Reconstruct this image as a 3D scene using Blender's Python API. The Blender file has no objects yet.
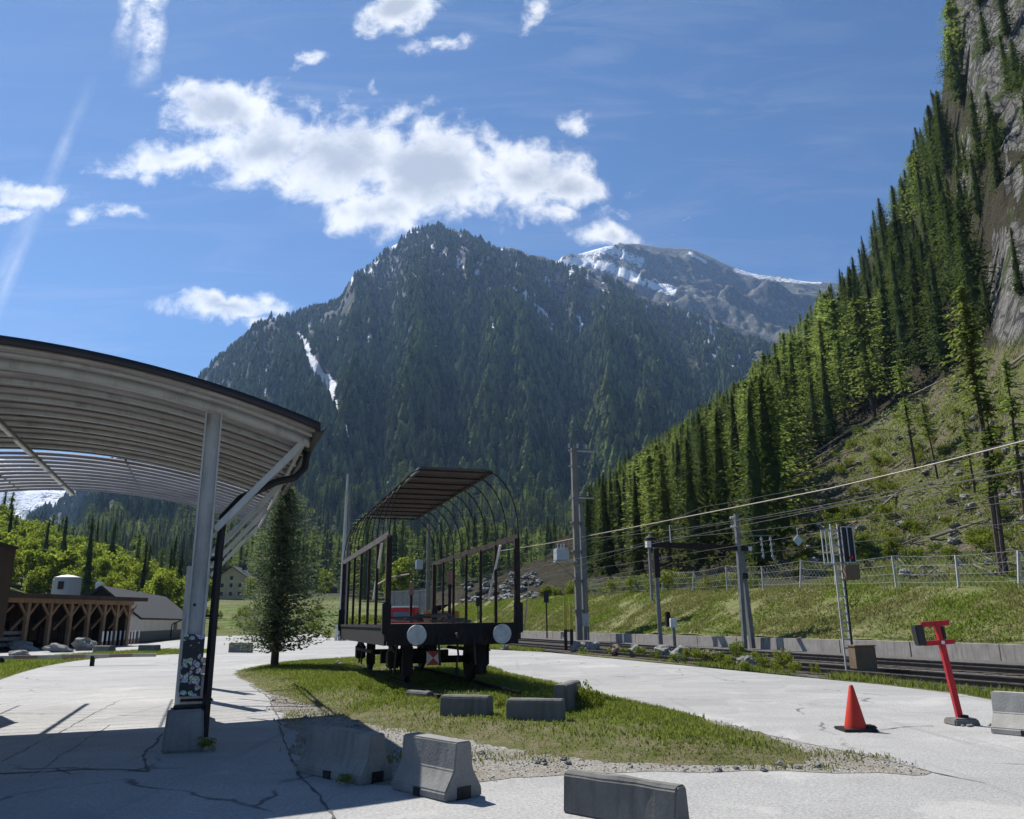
import bpy, bmesh, math, random
import numpy as np
from mathutils import Vector, Matrix, Euler
random.seed(7); RNG = np.random.default_rng(11)
HAZE = 0.00005; EXPO = 0.80
S = bpy.context.scene; COL = S.collection
R = math.radians

# ------------------------------------------------------------------ camera model (survey of the place)
F = 797.0; PITCH = R(14.85); ROLL = R(0.6); EYE = 1.45
def ray(x, y):
    a0 = (x-512)/F; b = (409.5-y)/F; c, s = math.cos(ROLL), math.sin(ROLL)
    a = a0*c + b*s; bb = -a0*s + b*c
    cp, sp = math.cos(PITCH), math.sin(PITCH)
    return (a, cp-bb*sp, sp+bb*cp)
def G(x, y, z=0.0):
    d = ray(x, y); t = (z-EYE)/d[2]; return Vector((d[0]*t, d[1]*t, z))
def P(x, y, D):
    d = ray(x, y); t = D/d[1]; return Vector((d[0]*t, D, EYE+d[2]*t))
def pix_np(X, Y, Z):
    Z = Z-EYE; cp, sp = math.cos(PITCH), math.sin(PITCH)
    f = np.maximum(Y*cp+Z*sp, 1e-3); bb = (-Y*sp+Z*cp)/f; a = X/f
    c, s = math.cos(ROLL), math.sin(ROLL)
    return 512+F*(a*c-bb*s), 409.5-F*(a*s+bb*c)
RA = R(17.5)                                   # the railway runs at this angle to the view
RE = Vector((-math.sin(RA), math.cos(RA), 0)); RR = Vector((math.cos(RA), math.sin(RA), 0))
def rw(u, r, z=0.0): return RE*u + RR*r + Vector((0, 0, z))
def onR(x, y, r):                              # where a sight line meets the upright plane at railway offset r
    d = Vector(ray(x, y)); t = r/(d.x*RR.x+d.y*RR.y); return Vector((d.x*t, d.y*t, EYE+d.z*t))

# ------------------------------------------------------------------ object helpers
def link(o, parent=None):
    COL.objects.link(o)
    if parent is not None: o.parent = parent
    return o
def tag(o, label=None, cat=None, group=None, kind=None):
    if label: o['label'] = label
    if cat: o['category'] = cat
    if group: o['group'] = group
    if kind: o['kind'] = kind
    return o
def thing(name, label, cat, loc=(0, 0, 0), rz=0.0, group=None, rot=None):
    o = bpy.data.objects.new(name, None); o.empty_display_size = .2
    o.location = loc; o.rotation_euler = rot if rot else (0, 0, rz)
    return tag(link(o), label, cat, group)
def copy_tree(o, parent=None):
    c = o.copy(); link(c, parent)
    for ch in list(o.children): copy_tree(ch, c)
    return c
def mesh_np(name, V, Fc, mat, parent=None, smooth=False):
    """V (n,3); Fc list of index arrays with k columns"""
    me = bpy.data.meshes.new(name)
    V = np.asarray(V, dtype=np.float32)
    if not isinstance(Fc, list): Fc = [Fc]
    Fc = [np.asarray(f, dtype=np.int32) for f in Fc if len(f)]
    me.vertices.add(len(V)); me.vertices.foreach_set('co', V.ravel())
    loops = np.concatenate([f.ravel() for f in Fc])
    tot = np.concatenate([np.full(len(f), f.shape[1], np.int32) for f in Fc])
    st = np.concatenate([[0], np.cumsum(tot)[:-1]]).astype(np.int32)
    me.loops.add(len(loops)); me.loops.foreach_set('vertex_index', loops)
    me.polygons.add(len(tot)); me.polygons.foreach_set('loop_start', st)
    me.polygons.foreach_set('loop_total', tot)
    if smooth: me.polygons.foreach_set('use_smooth', np.ones(len(tot), bool))
    me.update(calc_edges=True); me.validate()
    if mat: me.materials.append(mat)
    o = bpy.data.objects.new(name, me)
    return link(o, parent)
class MB:
    def __init__(s): s.bm = bmesh.new()
    def box(s, c, d, rot=None, taper=None):
        M = Matrix.Translation(Vector(c))
        if rot is not None: M = M @ (rot.to_matrix().to_4x4() if isinstance(rot, Euler) else rot)
        vs = []
        for z in (-.5, .5):
            k = 1 if (taper is None or z < 0) else taper
            for x, y in ((-.5, -.5), (.5, -.5), (.5, .5), (-.5, .5)):
                vs.append(s.bm.verts.new(M @ Vector((x*d[0]*k, y*d[1]*k, z*d[2]))))
        for f in ((3, 2, 1, 0), (4, 5, 6, 7), (0, 1, 5, 4), (1, 2, 6, 5), (2, 3, 7, 6), (3, 0, 4, 7)):
            s.bm.faces.new([vs[i] for i in f])
        return s
    def bar(s, a, b, w, h=None, up=(0, 0, 1)):
        a, b = Vector(a), Vector(b); h = h or w; d = b-a; L = d.length
        if L < 1e-6: return s
        d /= L; up = Vector(up)
        if abs(d.dot(up)) > .98: up = Vector((0, 1, 0))
        x = d.cross(up).normalized(); z = x.cross(d).normalized()
        M = Matrix((x, d, z)).transposed().to_4x4()
        return s.box((a+b)/2, (w, L, h), M)
    def tube(s, pts, r, n=8, cap=True):
        pts = [Vector(p) for p in pts]; rs = r if isinstance(r, (list, tuple)) else [r]*len(pts); rings = []
        ref = None
        for i, p in enumerate(pts):
            d = (pts[min(i+1, len(pts)-1)]-pts[max(i-1, 0)]).normalized()
            if ref is None:
                ref = Vector((0, 0, 1)) if abs(d.z) < .9 else Vector((1, 0, 0))
            x = d.cross(ref).normalized(); y = x.cross(d).normalized(); ref = y if abs(d.dot(y)) < .9 else ref
            rings.append([s.bm.verts.new(p+(x*math.cos(2*math.pi*k/n)+y*math.sin(2*math.pi*k/n))*rs[i]) for k in range(n)])
        for a, b in zip(rings, rings[1:]):
            for k in range(n): s.bm.faces.new((a[k], b[k], b[(k+1) % n], a[(k+1) % n]))
        if cap:
            s.bm.faces.new(rings[0]); s.bm.faces.new(list(reversed(rings[-1])))
        return s
    def lathe(s, prof, n=24, c=(0, 0, 0), axis='z'):
        c = Vector(c); rings = []
        for r, z in prof:
            ring = []
            for k in range(n):
                a = 2*math.pi*k/n; x, y = r*math.cos(a), r*math.sin(a)
                p = Vector((x, y, z)) if axis == 'z' else (Vector((x, z, y)) if axis == 'y' else Vector((z, x, y)))
                ring.append(s.bm.verts.new(c+p))
            rings.append(ring)
        for a, b in zip(rings, rings[1:]):
            for k in range(n): s.bm.faces.new((a[k], a[(k+1) % n], b[(k+1) % n], b[k]))
        s.bm.faces.new(list(reversed(rings[0]))); s.bm.faces.new(rings[-1])
        return s
    def prism(s, poly, a, b, M=None):
        """poly: list of (p,q) in the local XZ plane, extruded along local Y from a to b"""
        M = M or Matrix.Identity(4)
        v0 = [s.bm.verts.new(M @ Vector((p, a, q))) for p, q in poly]
        v1 = [s.bm.verts.new(M @ Vector((p, b, q))) for p, q in poly]
        n = len(poly)
        s.bm.faces.new(v0); s.bm.faces.new(list(reversed(v1)))
        for i in range(n): s.bm.faces.new((v0[i], v1[i], v1[(i+1) % n], v0[(i+1) % n]))
        return s
    def build(s, name, mat, parent=None, bevel=0.0, smooth=False, label=None, seg=2):
        bmesh.ops.recalc_face_normals(s.bm, faces=s.bm.faces)
        if bevel: 
            bmesh.ops.bevel(s.bm, geom=[e for e in s.bm.edges], offset=bevel, segments=seg, affect='EDGES', clamp_overlap=True)
        me = bpy.data.meshes.new(name); s.bm.to_mesh(me); s.bm.free()
        if smooth:
            for p in me.polygons: p.use_smooth = True
            try: me.set_sharp_from_angle(angle=R(35))
            except Exception: pass
        if mat: me.materials.append(mat)
        o = bpy.data.objects.new(name, me); link(o, parent)
        if label: o['label'] = label
        return o
def roughen(o, amp, scale, seed=0, sub=0):
    me = o.data
    if sub:
        bm = bmesh.new(); bm.from_mesh(me)
        for _ in range(sub): bmesh.ops.subdivide_edges(bm, edges=[e for e in bm.edges if e.calc_length() > .12], cuts=1, use_grid_fill=True)
        bm.to_mesh(me); bm.free()
    from mathutils import noise
    for v in me.vertices:
        v.co += noise.noise_vector(v.co*scale+Vector((seed*7.1, seed*3.3, 0)))*amp
    me.update()

# ------------------------------------------------------------------ materials
class NT:
    def __init__(s, name):
        s.m = bpy.data.materials.new(name); s.m.use_nodes = True; s.t = s.m.node_tree; s.t.nodes.clear()
        s.out = s.t.nodes.new('ShaderNodeOutputMaterial')
    def n(s, typ, inp=None, **kw):
        nd = s.t.nodes.new(typ)
        for k, v in kw.items(): setattr(nd, k, v)
        for k, v in (inp or {}).items(): s.set(nd, k, v)
        return nd
    def set(s, nd, k, v):
        sock = nd.inputs[k]
        if isinstance(v, bpy.types.NodeSocket): s.t.links.new(v, sock)
        else:
            if isinstance(v, tuple) and len(v) == 3 and sock.type == 'RGBA': v = v+(1,)
            sock.default_value = v
    def tc(s, kind='Object'): return s.n('ShaderNodeTexCoord').outputs[kind]
    def pos(s): return s.n('ShaderNodeNewGeometry').outputs['Position']
    def mapping(s, v, scale=(1, 1, 1), rot=(0, 0, 0)):
        return s.n('ShaderNodeMapping', {'Vector': v, 'Scale': scale, 'Rotation': rot}).outputs[0]
    def noise(s, v, scale, detail=4, rough=.55, dist=0.0):
        return s.n('ShaderNodeTexNoise', {'Vector': v, 'Scale': scale, 'Detail': detail, 'Roughness': rough, 'Distortion': dist}).outputs['Fac']
    def vor(s, v, scale, feature='F1', out='Distance'):
        return s.n('ShaderNodeTexVoronoi', {'Vector': v, 'Scale': scale}, feature=feature).outputs[out]
    def ramp(s, f, stops):
        nd = s.n('ShaderNodeValToRGB', {'Fac': f}); e = nd.color_ramp.elements
        while len(e) > 1: e.remove(e[-1])
        e[0].position, e[0].color = stops[0][0], tuple(stops[0][1])+(1,)
        for p, c in stops[1:]:
            q = e.new(p); q.color = tuple(c)+(1,)
        return nd.outputs[0]
    def fr(s, f, a, b, lo=0.0, hi=1.0):
        return s.n('ShaderNodeMapRange', {'Value': f, 'From Min': a, 'From Max': b, 'To Min': lo, 'To Max': hi}).outputs[0]
    def mix(s, f, a, b, mode='MIX'):
        nd = s.n('ShaderNodeMix', data_type='RGBA', blend_type=mode)
        for k, v in ((0, f), (6, a), (7, b)):
            if isinstance(v, bpy.types.NodeSocket): s.t.links.new(v, nd.inputs[k])
            else: nd.inputs[k].default_value = (tuple(v)+(1,) if isinstance(v, (tuple, list)) else v)
        return nd.outputs[2]
    def math(s, op, a, b=0.0, c=0.0, clamp=False):
        nd = s.n('ShaderNodeMath', operation=op, use_clamp=clamp)
        for i, v in enumerate((a, b, c)):
            if isinstance(v, bpy.types.NodeSocket): s.t.links.new(v, nd.inputs[i])
            else: nd.inputs[i].default_value = v
        return nd.outputs[0]
    def bump(s, h, strength=.3, dist=.02):
        return s.n('ShaderNodeBump', {'Height': h, 'Strength': strength, 'Distance': dist}).outputs[0]
    def bsdf(s, col, rough=.8, normal=None, metal=0.0, spec=.3):
        nd = s.n('ShaderNodeBsdfPrincipled', {'Base Color': col, 'Roughness': rough, 'Metallic': metal, 'Specular IOR Level': spec})
        if normal is not None: s.set(nd, 'Normal', normal)
        return nd.outputs[0]
    def done(s, sh):
        s.t.links.new(sh, s.out.inputs['Surface']); return s.m

def sc(c, k): return tuple(min(1, x*k) for x in c)
def mat_basic(name, col, rough=.6, var=.25, scale=3.0, metal=0.0, bump=.15, grime=None, spec=.3, fine=40):
    m = NT(name); v = m.tc('Object'); n1 = m.noise(v, scale, 5, .6); n2 = m.noise(v, fine, 3, .6)
    c = m.mix(m.fr(n1, .3, .7), sc(col, 1-var), sc(col, 1+var*.6))
    c = m.mix(m.fr(n2, .35, .65, 0, .35), c, sc(col, 1-var*1.3))
    if grime:
        g = m.noise(m.mapping(v, (1, 1, .25)), scale*2.3, 6, .65)
        c = m.mix(m.fr(g, .52, .72), c, grime)
    return m.done(m.bsdf(c, m.fr(n1, .2, .8, max(.05, rough-.12), min(1, rough+.12)), m.bump(n2, bump, .01), metal, spec))
def wp2(m, p):
    nz = m.n('ShaderNodeTexNoise', {'Vector': p, 'Scale': .6, 'Detail': 5}).outputs['Color']
    return m.n('ShaderNodeVectorMath', {0: p, 1: m.n('ShaderNodeVectorMath', {0: nz, 'Scale': 1.1}, operation='SCALE').outputs[0]}, operation='ADD').outputs[0]
def mat_asphalt():
    m = NT('asphalt'); p = m.pos()
    big = m.noise(p, .22, 5, .6, .4); mid = m.noise(p, 1.6, 6, .68); fine = m.noise(p, 30, 5, .75); grit = m.vor(p, 62)
    str_ = m.noise(m.mapping(p, (.12, 1.1, 1), (0, 0, R(-30))), 1.0, 5, .6)
    c = m.mix(m.fr(big, .3, .7), (.30, .30, .292), (.39, .387, .375))
    c = m.mix(m.fr(mid, .35, .75, 0, .5), c, (.24, .24, .237))
    c = m.mix(m.fr(str_, .5, .72, 0, .45), c, (.45, .44, .42))
    c = m.mix(m.fr(fine, .42, .60, 0, .62), c, (.15, .15, .148))
    c = m.mix(m.fr(grit, .08, .42, .75, 0), c, (.44, .435, .42))
    wearp = m.noise(p, .55, 6, .7, .8)
    c = m.mix(m.fr(wearp, .54, .62, 0, .28), c, (.17, .172, .175))
    c = m.mix(m.fr(wearp, .44, .36, 0, .34), c, (.46, .45, .425))
    cell = m.n('ShaderNodeRGBToBW', {'Color': m.vor(m.mapping(wp2(m, p), (.16, .42, 1), (0, 0, R(22))), 1.0, out='Color')}).outputs[0]
    c = m.mix(m.fr(cell, .25, .75, 0, .32), c, (.185, .187, .19))
    ty = m.noise(m.mapping(p, (2.6, .10, 1), (0, 0, R(58))), 1.0, 4, .6)
    c = m.mix(m.fr(ty, .60, .70, 0, .38), c, (.14, .14, .142))
    sp = m.vor(p, 1.7); c = m.mix(m.math('MULTIPLY', m.fr(sp, .03, .10, .55, 0), m.fr(mid, .45, .6)), c, (.08, .08, .08))
    # narrow meandering cracks and dark sealed joints
    w = m.noise(p, .9, 4, .6)
    wp = m.n('ShaderNodeVectorMath', {0: p, 1: m.n('ShaderNodeVectorMath', {0: m.n('ShaderNodeTexNoise', {'Vector': p, 'Scale': .8, 'Detail': 4}).outputs['Color'], 'Scale': .9}, operation='SCALE').outputs[0]}, operation='ADD').outputs[0]
    ed = m.vor(wp, .17, 'DISTANCE_TO_EDGE')
    crack = m.math('MULTIPLY', m.fr(ed, .0015, .006, 1, 0), m.fr(w, .45, .56))
    c = m.mix(m.math('MULTIPLY', crack, .75), c, (.045, .045, .047))
    h = m.math('ADD', fine, m.math('MULTIPLY', grit, .8))
    return m.done(m.bsdf(c, .82, m.bump(h, .45, .006), spec=.25))
def mat_gravel():
    m = NT('gravel'); p = m.pos()
    g = m.vor(p, 42, out='Color'); d = m.vor(p, 42); big = m.noise(p, .8, 5, .65); fine = m.noise(p, 20, 4, .7)
    bw = m.n('ShaderNodeRGBToBW', {'Color': g}).outputs[0]
    c = m.mix(bw, (.15, .143, .128), (.36, .345, .315))
    c = m.mix(m.fr(big, .45, .66, 0, .7), c, (.16, .135, .09))
    c = m.mix(m.fr(fine, .5, .75, 0, .5), c, (.10, .095, .075))
    return m.done(m.bsdf(c, .95, m.bump(m.math('SUBTRACT', fine, d), .8, .02), spec=.15))
def mat_soilgrass(name, a, b, dry, sc_=1.0, dryamt=(.5, .72)):
    m = NT(name); p = m.pos()
    big = m.noise(p, .35*sc_, 5, .6); mid = m.noise(p, 2.5*sc_, 5, .65); fine = m.noise(m.mapping(p, (1, 1, .5)), 26*sc_, 4, .7)
    c = m.mix(m.fr(big, .3, .7), a, b); c = m.mix(m.fr(mid, *dryamt), c, dry)
    c = m.mix(m.fr(fine, .35, .7, 0, .6), c, sc(a, .45))
    return m.done(m.bsdf(c, .95, m.bump(m.math('ADD', fine, mid), .9, .06), spec=.1))
def mat_leaf(name, a, b, trans=.35, alt=None, vary=.0, nscale=.35):
    m = NT(name); oi = m.n('ShaderNodeObjectInfo').outputs['Random']; p = m.pos()
    n1 = m.noise(p, nscale, 3, .6)
    c = m.mix(m.fr(n1, .3, .7), a, b)
    c = m.mix(m.math('MULTIPLY', oi, .8), c, alt or sc(b, 1.3))
    hs = m.n('ShaderNodeHueSaturation', {'Color': c, 'Value': m.math('MULTIPLY', m.fr(m.n('ShaderNodeNewGeometry').outputs['Random Per Island'], 0, 1, .65, 1.35), m.fr(m.math('FRACT', m.math('MULTIPLY', oi, 17.31)), 0, 1, 1-vary, 1+vary))}).outputs[0]
    d = m.n('ShaderNodeBsdfDiffuse', {'Color': hs}).outputs[0]
    t = m.n('ShaderNodeBsdfTranslucent', {'Color': m.mix(.5, hs, m.mix(.5, hs, (.30, .42, .05)))}).outputs[0]
    return m.done(m.n('ShaderNodeMixShader', {0: trans, 1: d, 2: t}).outputs[0])
def mat_concrete(name, base, stain, wear=.5):
    m = NT(name); v = m.tc('Object'); n1 = m.noise(v, 2.2, 6, .62); n2 = m.noise(m.mapping(v, (6, 6, .7)), 1.6, 5, .6); n3 = m.noise(v, 60, 3, .6); pits = m.vor(v, 38)
    c = m.mix(m.fr(n1, .3, .72), sc(base, .72), sc(base, 1.12))
    c = m.mix(m.fr(n2, .5, .75, 0, wear), c, stain)
    c = m.mix(m.fr(n3, .4, .7, 0, .45), c, sc(base, .6))
    c = m.mix(m.fr(pits, .03, .16, .5, 0), c, sc(stain, .6))
    return m.done(m.bsdf(c, .92, m.bump(m.math('ADD', n3, m.math('MULTIPLY', pits, .7)), .22, .008), spec=.2))
def mat_wood(name, a, b, axis=(1, 1, .08), plank=None, scale=9):
    m = NT(name); v = m.tc('Object'); n1 = m.noise(m.mapping(v, axis), scale, 6, .65, .6); n2 = m.noise(v, 1.1, 4, .6)
    c = m.mix(m.fr(n1, .32, .68), a, b); c = m.mix(m.fr(n2, .4, .75, 0, .5), c, sc(a, .5))
    if plank:
        w = m.n('ShaderNodeTexWave', {'Vector': v, 'Scale': plank[1], 'Distortion': .3, 'Detail': 1}, bands_direction=plank[0]).outputs['Fac']
        c = m.mix(m.fr(w, .0, .10, .8, 0), c, sc(a, .2))
    return m.done(m.bsdf(c, .85, m.bump(n1, .35, .01), spec=.2))
M = {}
M['asphalt'] = mat_asphalt(); M['gravel'] = mat_gravel()
M['lawn'] = mat_soilgrass('lawn_soil', (.105, .115, .040), (.135, .150, .045), (.215, .185, .115), 1.0, (.40, .60))
M['verge'] = mat_soilgrass('verge_soil', (.10, .12, .035), (.14, .15, .05), (.24, .205, .12), 1.0, (.42, .62))
M['bank'] = mat_soilgrass('bank_turf', (.105, .135, .035), (.15, .165, .055), (.235, .205, .115), .7, (.42, .66))
M['ballast'] = mat_basic('ballast_stone', (.10, .093, .086), .95, .5, 9, bump=1.0, fine=26)
M['concrete'] = mat_concrete('barrier_concrete', (.255, .25, .235), (.085, .083, .078), .55)
M['concrete_light'] = mat_concrete('pale_concrete', (.40, .385, .35), (.25, .235, .20), .35)
M['concrete_dark'] = mat_concrete('mossy_concrete', (.175, .172, .16), (.05, .052, .045), .7)
M['galv'] = mat_basic('painted_steel', (.44, .455, .445), .5, .15, 2.2, .0, .05, (.24, .245, .235))
M['galv_dark'] = mat_basic('dull_steel', (.20, .205, .205), .6, .2, 3, .2, .08, (.11, .105, .10))
M['rust'] = mat_basic('rusty_iron', (.034, .024, .022), .85, .5, 5, .15, .35, (.085, .045, .030))
M['iron'] = mat_basic('dark_iron', (.022, .021, .022), .75, .4, 6, .25, .25, (.045, .032, .026))
M['railsteel'] = mat_basic('rail_steel', (.09, .075, .065), .5, .3, 4, .6, .1)
M['railhead'] = mat_basic('polished_rail', (.45, .45, .46), .3, .15, 4, .9, .02)
M['boards'] = mat_wood('grey_boards', (.28, .255, .235), (.44, .415, .39), (.1, 1, 1), None, 7)
M['slats'] = mat_wood('dark_slats', (.075, .066, .066), (.14, .125, .125), (.3, 1, 1), None, 10)
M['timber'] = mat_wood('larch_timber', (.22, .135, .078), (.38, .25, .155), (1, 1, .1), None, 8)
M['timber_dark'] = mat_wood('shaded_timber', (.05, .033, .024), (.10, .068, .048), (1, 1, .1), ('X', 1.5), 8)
M['sleeper'] = mat_wood('sleeper_wood', (.045, .037, .031), (.10, .086, .073), (1, .1, 1), None, 9)
M['black'] = mat_basic('black_plastic', (.014, .014, .016), .45, .2, 4)
M['gutter'] = mat_basic('dark_sheet_metal', (.035, .035, .038), .5, .25, 3, .3)
M['red'] = mat_basic('red_paint', (.46, .018, .030), .5, .25, 4, 0, .08, (.30, .015, .02))
M['cone'] = mat_basic('orange_red_rubber', (.50, .035, .018), .5, .12, 5, 0, .05)
M['white'] = mat_basic('white_paint', (.72, .72, .69), .6, .1, 3, 0, .05, (.48, .46, .42))
M['plaster'] = mat_basic('white_plaster', (.78, .79, .80), .9, .08, .6, 0, .1, (.66, .66, .65))
M['plaster_grey'] = mat_basic('grey_plaster', (.17, .18, .19), .9, .1, .8)
M['plaster_yellow'] = mat_basic('cream_plaster', (.52, .43, .27), .9, .1, .4, 0, .1, (.42, .34, .22))
M['roof_dark'] = mat_basic('dark_roof', (.028, .032, .037), .7, .25, 1.2, .1, .2)
M['roof_grey'] = mat_basic('grey_roof', (.09, .09, .092), .7, .25, 1.2, .1, .2)
M['window'] = mat_basic('window_glass', (.02, .025, .03), .08, .1, 1, 0, 0, None, .6)
M['tank'] = mat_basic('tank_metal', (.42, .42, .41), .55, .1, .8, .2, .05, (.33, .33, .31))
M['yellow'] = mat_basic('yellow_paint', (.42, .34, .05), .6, .2, 4)
M['orange'] = mat_basic('orange_paint', (.42, .15, .04), .6, .2, 3)
M['brownbox'] = mat_basic('brown_cabinet', (.17, .12, .075), .7, .2, 3, 0, .1, (.10, .07, .045))
M['kiosk'] = mat_wood('dark_brown_panel', (.045, .030, .026), (.075, .052, .044), (1, 1, .1), None, 6)
M['rock'] = mat_basic('grey_boulder', (.25, .245, .23), .95, .4, 3, 0, .8, (.12, .125, .10), fine=14)
M['rock_rust'] = mat_basic('reddish_boulder', (.24, .17, .125), .95, .4, 3, 0, .8, (.13, .11, .09), fine=14)
M['bark'] = mat_basic('bark', (.075, .058, .046), .95, .4, 4, 0, .6)
M['bark_pale'] = mat_basic('pale_dead_wood', (.22, .195, .165), .9, .35, 3, 0, .5)
M['wire'] = mat_basic('wire_metal', (.085, .085, .087), .7, .1, 3)
M['cable'] = mat_basic('pale_cable', (.42, .36, .30), .6, .1, 3)
M['porcelain'] = mat_basic('insulator', (.42, .45, .47), .35, .1, 3)
M['spruce'] = mat_leaf('spruce_needles', (.036, .056, .026), (.054, .076, .032), .25, (.07, .09, .034), .45)
M['larch'] = mat_leaf('larch_needles', (.15, .20, .052), (.19, .24, .065), .42, (.16, .18, .06), .35)
M['broad'] = mat_leaf('fresh_leaves', (.19, .25, .032), (.25, .29, .038), .52, (.20, .225, .030))
M['pine'] = mat_leaf('stone_pine_needles', (.11, .14, .095), (.15, .175, .115), .34, (.13, .15, .10), nscale=2.0)
M['shrub'] = mat_leaf('shrub_leaves', (.085, .125, .02), (.14, .17, .03), .4, (.20, .20, .03), nscale=2.0)
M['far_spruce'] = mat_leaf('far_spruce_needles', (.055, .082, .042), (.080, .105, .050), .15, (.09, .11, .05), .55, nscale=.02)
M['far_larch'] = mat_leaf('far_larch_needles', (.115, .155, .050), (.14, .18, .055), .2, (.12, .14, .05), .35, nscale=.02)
M['grass'] = mat_leaf('grass_blades', (.115, .165, .026), (.175, .215, .040), .45, (.15, .17, .045), nscale=1.2)
M['drygrass'] = mat_leaf('dry_grass_blades', (.16, .165, .055), (.24, .21, .10), .4, (.2, .18, .08), nscale=.9)
# ------------------------------------------------------------------ numpy noise
def _h(ix, iy, seed):
    n = (ix.astype(np.int64)*374761393 + iy.astype(np.int64)*668265263 + seed*974634577) & 0x7fffffff
    n = ((n ^ (n >> 13))*1274126177) & 0x7fffffff
    return ((n ^ (n >> 16)) & 0xffff)/65535.0
def vnoise(x, y, seed=0):
    ix, iy = np.floor(x), np.floor(y); fx, fy = x-ix, y-iy
    fx = fx*fx*(3-2*fx); fy = fy*fy*(3-2*fy)
    a, b, c, d = _h(ix, iy, seed), _h(ix+1, iy, seed), _h(ix, iy+1, seed), _h(ix+1, iy+1, seed)
    return (a*(1-fx)+b*fx)*(1-fy)+(c*(1-fx)+d*fx)*fy
def fbm(x, y, oct=5, seed=0, gain=.5, ridged=False):
    s = 0; amp = 1; tot = 0
    for o in range(oct):
        n = vnoise(x*2**o, y*2**o, seed+o*17)
        if ridged: n = 1-np.abs(2*n-1)
        s = s+n*amp; tot += amp; amp *= gain
    return s/tot
def inpoly(px, py, poly):
    px, py = np.asarray(px, float), np.asarray(py, float); r = np.zeros(px.shape, bool); n = len(poly)
    for i in range(n):
        (x1, y1), (x2, y2) = poly[i], poly[(i+1) % n]
        cond = (y1 > py) != (y2 > py)
        xi = (x2-x1)*(py-y1)/((y2-y1) if y2 != y1 else 1e-9)+x1
        r ^= cond & (px < xi)
    return r
def dpoly(px, py, pts):
    """distance to an open polyline"""
    d = np.full(np.shape(px), 1e9)
    for (x1, y1), (x2, y2) in zip(pts, pts[1:]):
        L = (x2-x1)**2+(y2-y1)**2+1e-9
        t = np.clip(((px-x1)*(x2-x1)+(py-y1)*(y2-y1))/L, 0, 1)
        d = np.minimum(d, np.hypot(px-x1-t*(x2-x1), py-y1-t*(y2-y1)))
    return d
def smooth_poly(pts, it=2):
    pts = [Vector(p[:2]) for p in pts]
    for _ in range(it):
        q = []
        for i in range(len(pts)):
            a, b = pts[i], pts[(i+1) % len(pts)]
            q += [a*.75+b*.25, a*.25+b*.75]
        pts = q
    return [(p.x, p.y) for p in pts]

# ------------------------------------------------------------------ flat ground
def sheet(name, poly, z, mat, kind='structure'):
    bm = bmesh.new(); vs = [bm.verts.new((x, y, z)) for x, y in poly]; f = bm.faces.new(vs)
    bmesh.ops.triangulate(bm, faces=[f]); bmesh.ops.recalc_face_normals(bm, faces=bm.faces)
    for f in bm.faces:
        if f.normal.z < 0: f.normal_flip()
    me = bpy.data.meshes.new(name); bm.to_mesh(me); bm.free(); me.materials.append(mat)
    return tag(link(bpy.data.objects.new(name, me)), kind=kind)
g2 = lambda x, y: tuple(G(x, y)[:2])
sheet('ground', [tuple(rw(u, r)[:2]) for u, r in ((-3600, -3600), (-3600, 13.55), (3600, 13.55), (3600, -3600))], -.03, M['verge'])
sheet('ground', [tuple(rw(u, r)[:2]) for u, r in ((-3600, 24.4), (-3600, 3600), (3600, 3600), (3600, 24.4))], -.03, M['verge'])
road_edge = [g2(x, y) for x, y in ((1024, 706), (960, 694), (880, 684.5), (800, 677), (740, 671), (680, 663.5), (640, 659), (580, 654), (530, 651.5), (480, 649), (430, 645), (380, 641), (330, 637.5))]
yard = [(30, -30), (30, 6)]+road_edge+[g2(250, 636.5), g2(200, 638)]+[g2(150, 655.5), g2(110, 657.5), g2(82, 660), g2(62, 663), g2(40, 667.5), g2(20, 673), g2(0, 680), (-20, 16), (-40, -30)]
sheet('yard_asphalt', yard, 0.0, M['asphalt'])
sheet('far_path', [g2(-30, 655), g2(30, 651), g2(100, 645.5), g2(160, 642), g2(215, 636), g2(330, 634), g2(330, 636.8), g2(250, 637.5), g2(215, 641), g2(170, 648), g2(140, 651), g2(60, 656.5), g2(-30, 664)], .004, M['asphalt'])
gravel_poly = smooth_poly([g2(*p) for p in ((246, 680), (262, 684), (281, 715), (292, 745), (312, 772), (350, 783), (400, 787), (480, 780), (560, 775), (640, 773), (760, 771), (880, 774), (944, 776), (900, 763), (850, 752), (800, 742), (745, 729), (690, 716), (640, 704), (580, 692), (520, 700), (400, 690), (300, 680))], 1)
def ragged(poly, amp, step=.12, fr=1.6):
    out = []
    for i in range(len(poly)):
        a, b = Vector(poly[i]), Vector(poly[(i+1) % len(poly)]); n = max(1, int((b-a).length/step)); d = (b-a).normalized() if (b-a).length else Vector((1, 0)); q = Vector((-d.y, d.x))
        for k in range(n):
            p = a.lerp(b, k/n); p = p+q*amp*2*(float(fbm(np.array(p.x*fr), np.array(p.y*fr), 4, 19))-.5); out.append((p.x, p.y))
    return out
sheet('gravel_patch', ragged(gravel_poly, .22), .004, M['gravel'])
island_px = ((231, 672), (252, 667), (275, 664.5), (330, 660.5), (365, 657.5), (420, 657), (470, 661), (496, 668), (520, 676), (580, 688.5), (640, 702), (690, 714), (740, 729), (790, 744), (822, 757), (810, 765), (760, 767), (700, 767), (620, 764), (560, 760), (480, 744), (430, 736), (380, 728), (330, 713), (292, 702), (262, 690), (244, 681))
island = ragged(smooth_poly([g2(*p) for p in island_px], 1), .16, .3)
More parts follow.
